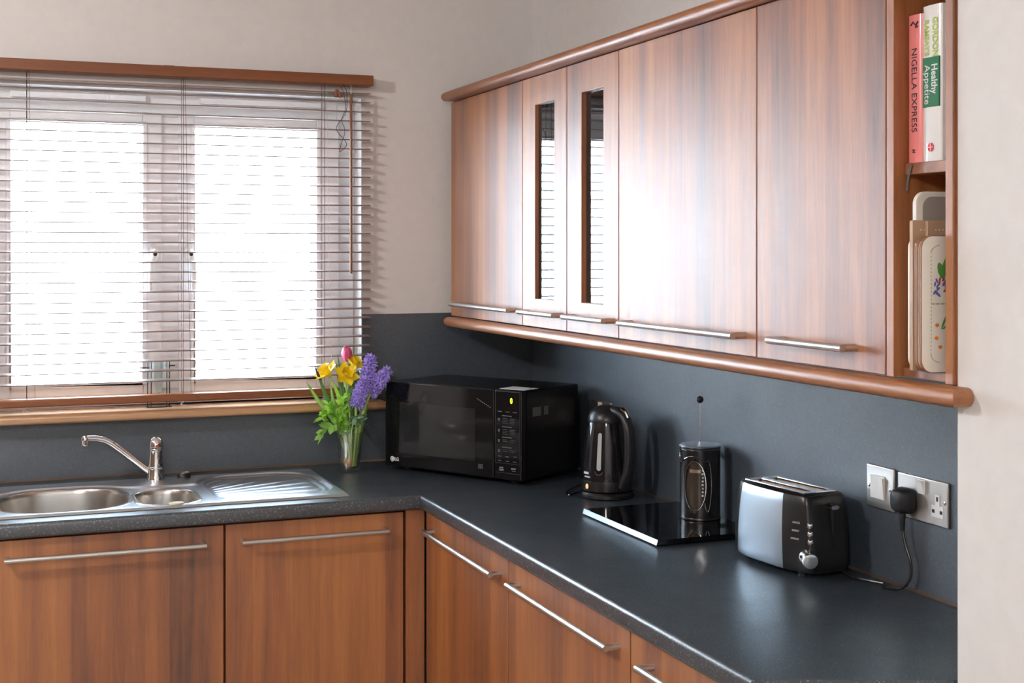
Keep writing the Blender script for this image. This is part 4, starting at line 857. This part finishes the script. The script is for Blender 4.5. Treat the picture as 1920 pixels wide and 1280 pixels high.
# local frame: x right in the photograph, y away from the viewer, z up from the worktop
def stem(par, base, mid, tip, r=0.0028, mat='stem_green', nm='stem'):
    return MB().tube(spl([base, mid, tip], 6), r, 8).build(nm, mat, par)
def blade(pts, wmax, mat, par, nm='leaf', tipw=0.03, side=None, fold=0.25):
    P = spl(pts, 5); m_ = MB(); n_ = len(P)
    for i, p in enumerate(P):
        f = i / (n_ - 1); w_ = wmax * (math.sin(math.pi * min(1, 0.25 + 0.75 * f)) ** 0.8 if f < 1 else tipw)
        t = (P[min(i + 1, n_ - 1)] - P[max(i - 1, 0)]).normalized(); sd = Vector(side) if side else Vector((1, 0, 0)); sd = (sd - t * sd.dot(t)).normalized(); nr = t.cross(sd)
        m_.v += [tuple(p - sd * w_ + nr * w_ * fold), tuple(p), tuple(p + sd * w_ + nr * w_ * fold)]
    for i in range(n_ - 1): m_.f += [(3 * i, 3 * i + 1, 3 * i + 4, 3 * i + 3), (3 * i + 1, 3 * i + 2, 3 * i + 5, 3 * i + 4)]
    o_ = m_.build(nm, mat, par, smooth=60); s_ = o_.modifiers.new('solid', 'SOLIDIFY'); s_.thickness = 0.0008; return o_
def petal_mesh(L, W, cup, n=6, m_=4, tip=1.0):
    q = MB()
    for i in range(n + 1):
        f = i / n; w_ = W * (math.sin(math.pi * (0.12 + 0.88 * f) ** tip) if f < 1 else 0.02); z = L * f; b_ = cup * math.sin(math.pi * f * 0.9)
        for j in range(m_ + 1):
            u_ = 2 * j / m_ - 1; q.v.append((u_ * w_, -b_ + abs(u_) ** 2 * w_ * 0.35, z))
    for i in range(n):
        for j in range(m_): a = i * (m_ + 1) + j; q.f.append((a, a + 1, a + m_ + 2, a + m_ + 1))
    return q
def frame(p, d):      # matrix taking local z to direction d at point p
    return Matrix.Translation(p) @ Vector(d).normalized().to_track_quat('Z', 'Y').to_matrix().to_4x4()
# tulip
tu = fl('tulip', 'single pink tulip standing highest in the bouquet', 'flower')
tb = Vector((-0.010, 0.012, 0.326))
stem(tu, (0.006, 0.004, 0.016), (-0.002, 0.010, 0.18), tb, 0.0032)
for k in range(6):
    a = 60 * k + (15 if k % 2 else 0); pm_ = petal_mesh(0.047 if k % 2 else 0.045, 0.0150, 0.0105)
    pm_.xf(frame(tb, (0.03, 0, 1)) @ rot('Z', a) @ Matrix.Translation((0, -0.0045 - (0.0015 if k % 2 else 0), 0)) @ rot('X', -3)).build('petal', 'tulip_pink', tu, smooth=70)
blade([(0.0, 0.006, 0.10), (0.004, 0.0, 0.20), (0.016, 0.0, 0.26), (0.026, 0.004, 0.300)], 0.017, 'leaf_dark', tu)
# daffodils
def daffodil(label, base, mid, head, look, size=1.0):
    d = fl('daffodil', label, 'flower', 'yellow daffodils in the vase'); hd_ = Vector(head); lk = Vector(look).normalized()
    stem(d, base, mid, hd_ - lk * 0.012, 0.003)
    F = frame(hd_, lk)
    for k in range(6):
        petal_mesh(0.034 * size, 0.0125 * size, 0.003, tip=1.0).xf(F @ rot('Z', 60 * k + 8) @ Matrix.Translation((0, -0.003, -0.002 * (k % 2))) @ rot('X', 62)).build('petal', 'daffodil_yellow', d, smooth=70)
    tq = MB(); n = 24; pr2 = [(0.004, -0.004), (0.0075, 0.002), (0.0085, 0.012), (0.0105, 0.019), (0.0145, 0.0225)]
    for r_, z in pr2:
        for i in range(n):
            t = 2 * math.pi * i / n; wv = 1 + (0.12 * math.cos(6 * t) if z > 0.018 else 0); tq.v.append((r_ * size * wv * math.cos(t), r_ * size * wv * math.sin(t), z * size))
    for k in range(len(pr2) - 1):
        for i in range(n): tq.f.append((k * n + i, k * n + (i + 1) % n, (k + 1) * n + (i + 1) % n, (k + 1) * n + i))
    tq.xf(F).build('trumpet', 'daffodil_trumpet', d, smooth=70)
    MB().ball((0, 0, -0.008), 0.0052, 10, 1.3).xf(F).build('calyx', 'stem_green', d)
daffodil('yellow daffodil at the left of the bouquet, turned away', (-0.008, 0.0, 0.016), (-0.022, 0.004, 0.17), (-0.062, 0.006, 0.288), (-0.55, -0.30, 0.75), 1.35)
daffodil('yellow daffodil at the bouquet centre, open towards the room', (0.002, -0.012, 0.016), (0.0, -0.014, 0.17), (-0.012, -0.022, 0.286), (0.25, -0.75, 0.45), 1.25)
daffodil('yellow daffodil just below the tulip, behind the centre one', (0.008, 0.012, 0.016), (0.008, 0.014, 0.18), (0.010, 0.016, 0.314), (0.5, -0.2, 0.75), 1.15)
# hyacinths
fm_ = MB()
for k in range(6):
    a = 60 * k; pp = petal_mesh(0.0125, 0.0026, 0.0012, 4, 2).xf(rot('Z', a) @ Matrix.Translation((0, -0.0022, 0.0085)) @ rot('X', 58)); fm_.add(pp.v, pp.f)
fm_.lathe([(0.0022, 0), (0.0030, 0.004), (0.0026, 0.0095)], 8, caps=False)
FLORET = fm_.mesh('floret', 60); FLORET.materials.append(MATS['hyacinth_violet'])
def hyacinth(label, base, mid, c0, c1, r0=0.013, n_=60, lean=None):
    h = fl('hyacinth', label, 'flower', 'violet hyacinths in the vase'); c0, c1 = Vector(c0), Vector(c1); ax = (c1 - c0)
    MB().tube(spl([base, mid, c0, c1], 5), [0.0042] * 16 if False else 0.0040, 8).build('stem', 'stem_green', h)
    for k in range(n_):
        f = (k + 0.5) / n_; a = k * 2.39996; d = ax.normalized(); e = d.orthogonal().normalized(); g = d.cross(e)
        rad_ = e * math.cos(a) + g * math.sin(a); p = c0 + ax * f + rad_ * 0.004
        if f > 0.9: rad_ = (rad_ + d * 1.2).normalized()
        else: rad_ = (rad_ + d * (0.1 + 0.5 * (f - 0.4)) + Vector((random.gauss(0, .12), random.gauss(0, .12), random.gauss(0, .12)))).normalized()
        o_ = bpy.data.objects.new('floret', FLORET); COL.objects.link(o_); o_.parent = h
        s_ = random.uniform(1.0, 1.25) * (1.0 if f < 0.8 else 0.85)
        o_.matrix_local = frame(p, rad_) @ rot('Z', random.uniform(0, 60)) @ Matrix.Scale(s_, 4)
hyacinth('violet hyacinth spike standing upright behind the other two', (0.012, 0.006, 0.016), (0.030, 0.012, 0.15), (0.050, 0.018, 0.262), (0.062, 0.020, 0.334))
hyacinth('violet hyacinth spike leaning right over the microwave', (0.016, -0.002, 0.016), (0.030, -0.006, 0.13), (0.062, -0.004, 0.232), (0.110, -0.006, 0.296))
hyacinth('violet hyacinth spike drooping lowest at the bouquet front', (0.010, -0.010, 0.016), (0.020, -0.018, 0.12), (0.020, -0.024, 0.200), (0.044, -0.030, 0.272))
# leaves and sprigs
lf_ = fl('strap_leaf', 'broad pale green hyacinth leaf leaning right beside the glass', 'leaf', 'cut leaves in the vase')
blade([(0.012, -0.002, 0.03), (0.026, -0.006, 0.12), (0.042, -0.008, 0.18), (0.056, -0.006, 0.252)], 0.0135, 'leaf_green', lf_, 'leaf', side=(0.9, 0.2, -0.2))
for nm, lab, pts, w_, mt_ in (
    ('strap_leaf', 'long pointed leaf reaching furthest left', [(-0.012, 0.0, 0.10), (-0.060, 0.004, 0.17), (-0.095, 0.006, 0.215), (-0.128, 0.008, 0.268)], 0.0075, 'leaf_green'),
    ('strap_leaf', 'narrow upright leaf just right of the left daffodil', [(-0.006, 0.014, 0.10), (-0.022, 0.018, 0.22), (-0.034, 0.020, 0.28), (-0.040, 0.020, 0.325)], 0.0045, 'leaf_dark'),
    ('strap_leaf', 'thin dark leaf tip rising beside the tulip', [(-0.004, 0.018, 0.12), (-0.020, 0.020, 0.25), (-0.030, 0.022, 0.31), (-0.036, 0.022, 0.348)], 0.0026, 'leaf_dark'),
    ('strap_leaf', 'mid green blade leaf below the left daffodil', [(-0.008, -0.006, 0.10), (-0.035, -0.008, 0.17), (-0.048, -0.008, 0.21), (-0.056, -0.006, 0.262)], 0.0075, 'leaf_green'),
    ('strap_leaf', 'bright blade leaf crossing below the central daffodil', [(0.0, -0.012, 0.09), (-0.016, -0.016, 0.17), (-0.026, -0.018, 0.21), (-0.044, -0.016, 0.262)], 0.0095, 'leaf_bright')):
    o_ = fl(nm, lab, 'leaf', 'cut leaves in the vase'); blade(pts, w_, mt_, o_)
ib = fl('iris_bud', 'closed iris bud with a dark violet tip at the left', 'flower')
blade([(-0.010, 0.004, 0.06), (-0.052, 0.006, 0.18), (-0.072, 0.006, 0.23), (-0.092, 0.006, 0.285)], 0.0085, 'leaf_dark', ib)
MB().tube(spl([(-0.086, 0.005, 0.272), (-0.096, 0.005, 0.295), (-0.104, 0.005, 0.315)], 4), [0.0035, 0.0042, 0.0042, 0.004, 0.0038, 0.003, 0.002, 0.0014, 0.0006], 8).build('bud', 'iris_bud', ib)
def leaflet(L, W): return petal_mesh(L, W, 0.002, 5, 2)
def sprig(label, path, n_, L, W, mat, spread):
    s_ = fl('foliage_sprig', label, 'foliage', 'leafy sprigs in the vase'); P = spl(path, 8)
    MB().tube(P, [0.0026 - 0.0016 * k / (len(P) - 1) for k in range(len(P))], 6).build('stem', 'stem_green', s_)
    LM = leaflet(L, W).mesh('leaf', 60); LM.materials.append(MATS[mat])
    for k in range(n_):
        f = 0.30 + 0.70 * (k + 1) / n_; i = min(len(P) - 2, int(f * (len(P) - 1))); p = P[i]; t = (P[i + 1] - P[i]).normalized()
        d = (t * 0.5 + Vector((random.uniform(-1, 1) * spread, random.uniform(-1, 0.4) * spread, random.uniform(-0.5, 0.7)))).normalized()
        o_ = bpy.data.objects.new('leaf', LM); COL.objects.link(o_); o_.parent = s_
        o_.matrix_local = frame(p + d * 0.003, d) @ rot('Z', random.uniform(0, 360)) @ Matrix.Scale(random.uniform(0.75, 1.2), 4)
sprig('bright green leafy sprig spilling left over the vase rim', [(0.0, -0.01, 0.03), (-0.018, -0.024, 0.13), (-0.050, -0.030, 0.185), (-0.088, -0.028, 0.160)], 44, 0.021, 0.0060, 'leaf_bright', 1.1)
sprig('bright green leafy sprig standing at the bouquet centre', [(0.0, -0.012, 0.03), (-0.010, -0.026, 0.12), (-0.020, -0.032, 0.18), (-0.016, -0.030, 0.228)], 42, 0.020, 0.0058, 'leaf_bright', 1.1)
sprig('fresh green sprig between the vase rim and left daffodil', [(-0.006, -0.012, 0.03), (-0.020, -0.028, 0.125), (-0.040, -0.034, 0.165), (-0.062, -0.032, 0.205)], 40, 0.020, 0.0058, 'leaf_bright', 1.0)
sprig('dull grey-green sprig hanging in front of the vase rim', [(0.006, -0.012, 0.03), (0.006, -0.028, 0.12), (0.016, -0.036, 0.165), (0.030, -0.036, 0.158)], 18, 0.028, 0.0070, 'leaf_grey_green', 1.2)
sprig('pale drooping sprig low at the left of the vase rim', [(-0.006, -0.008, 0.03), (-0.022, -0.024, 0.118), (-0.052, -0.030, 0.140), (-0.080, -0.028, 0.112)], 14, 0.034, 0.0085, 'leaf_green', 0.8)
bu = fl('cut_bulb', 'orange brown bulb lying in the water of the vase', 'bulb')
MB().ball((-0.003, -0.006, 0.0285), 0.0150, 14, 1.1).build('bulb', 'bulb_orange', bu)
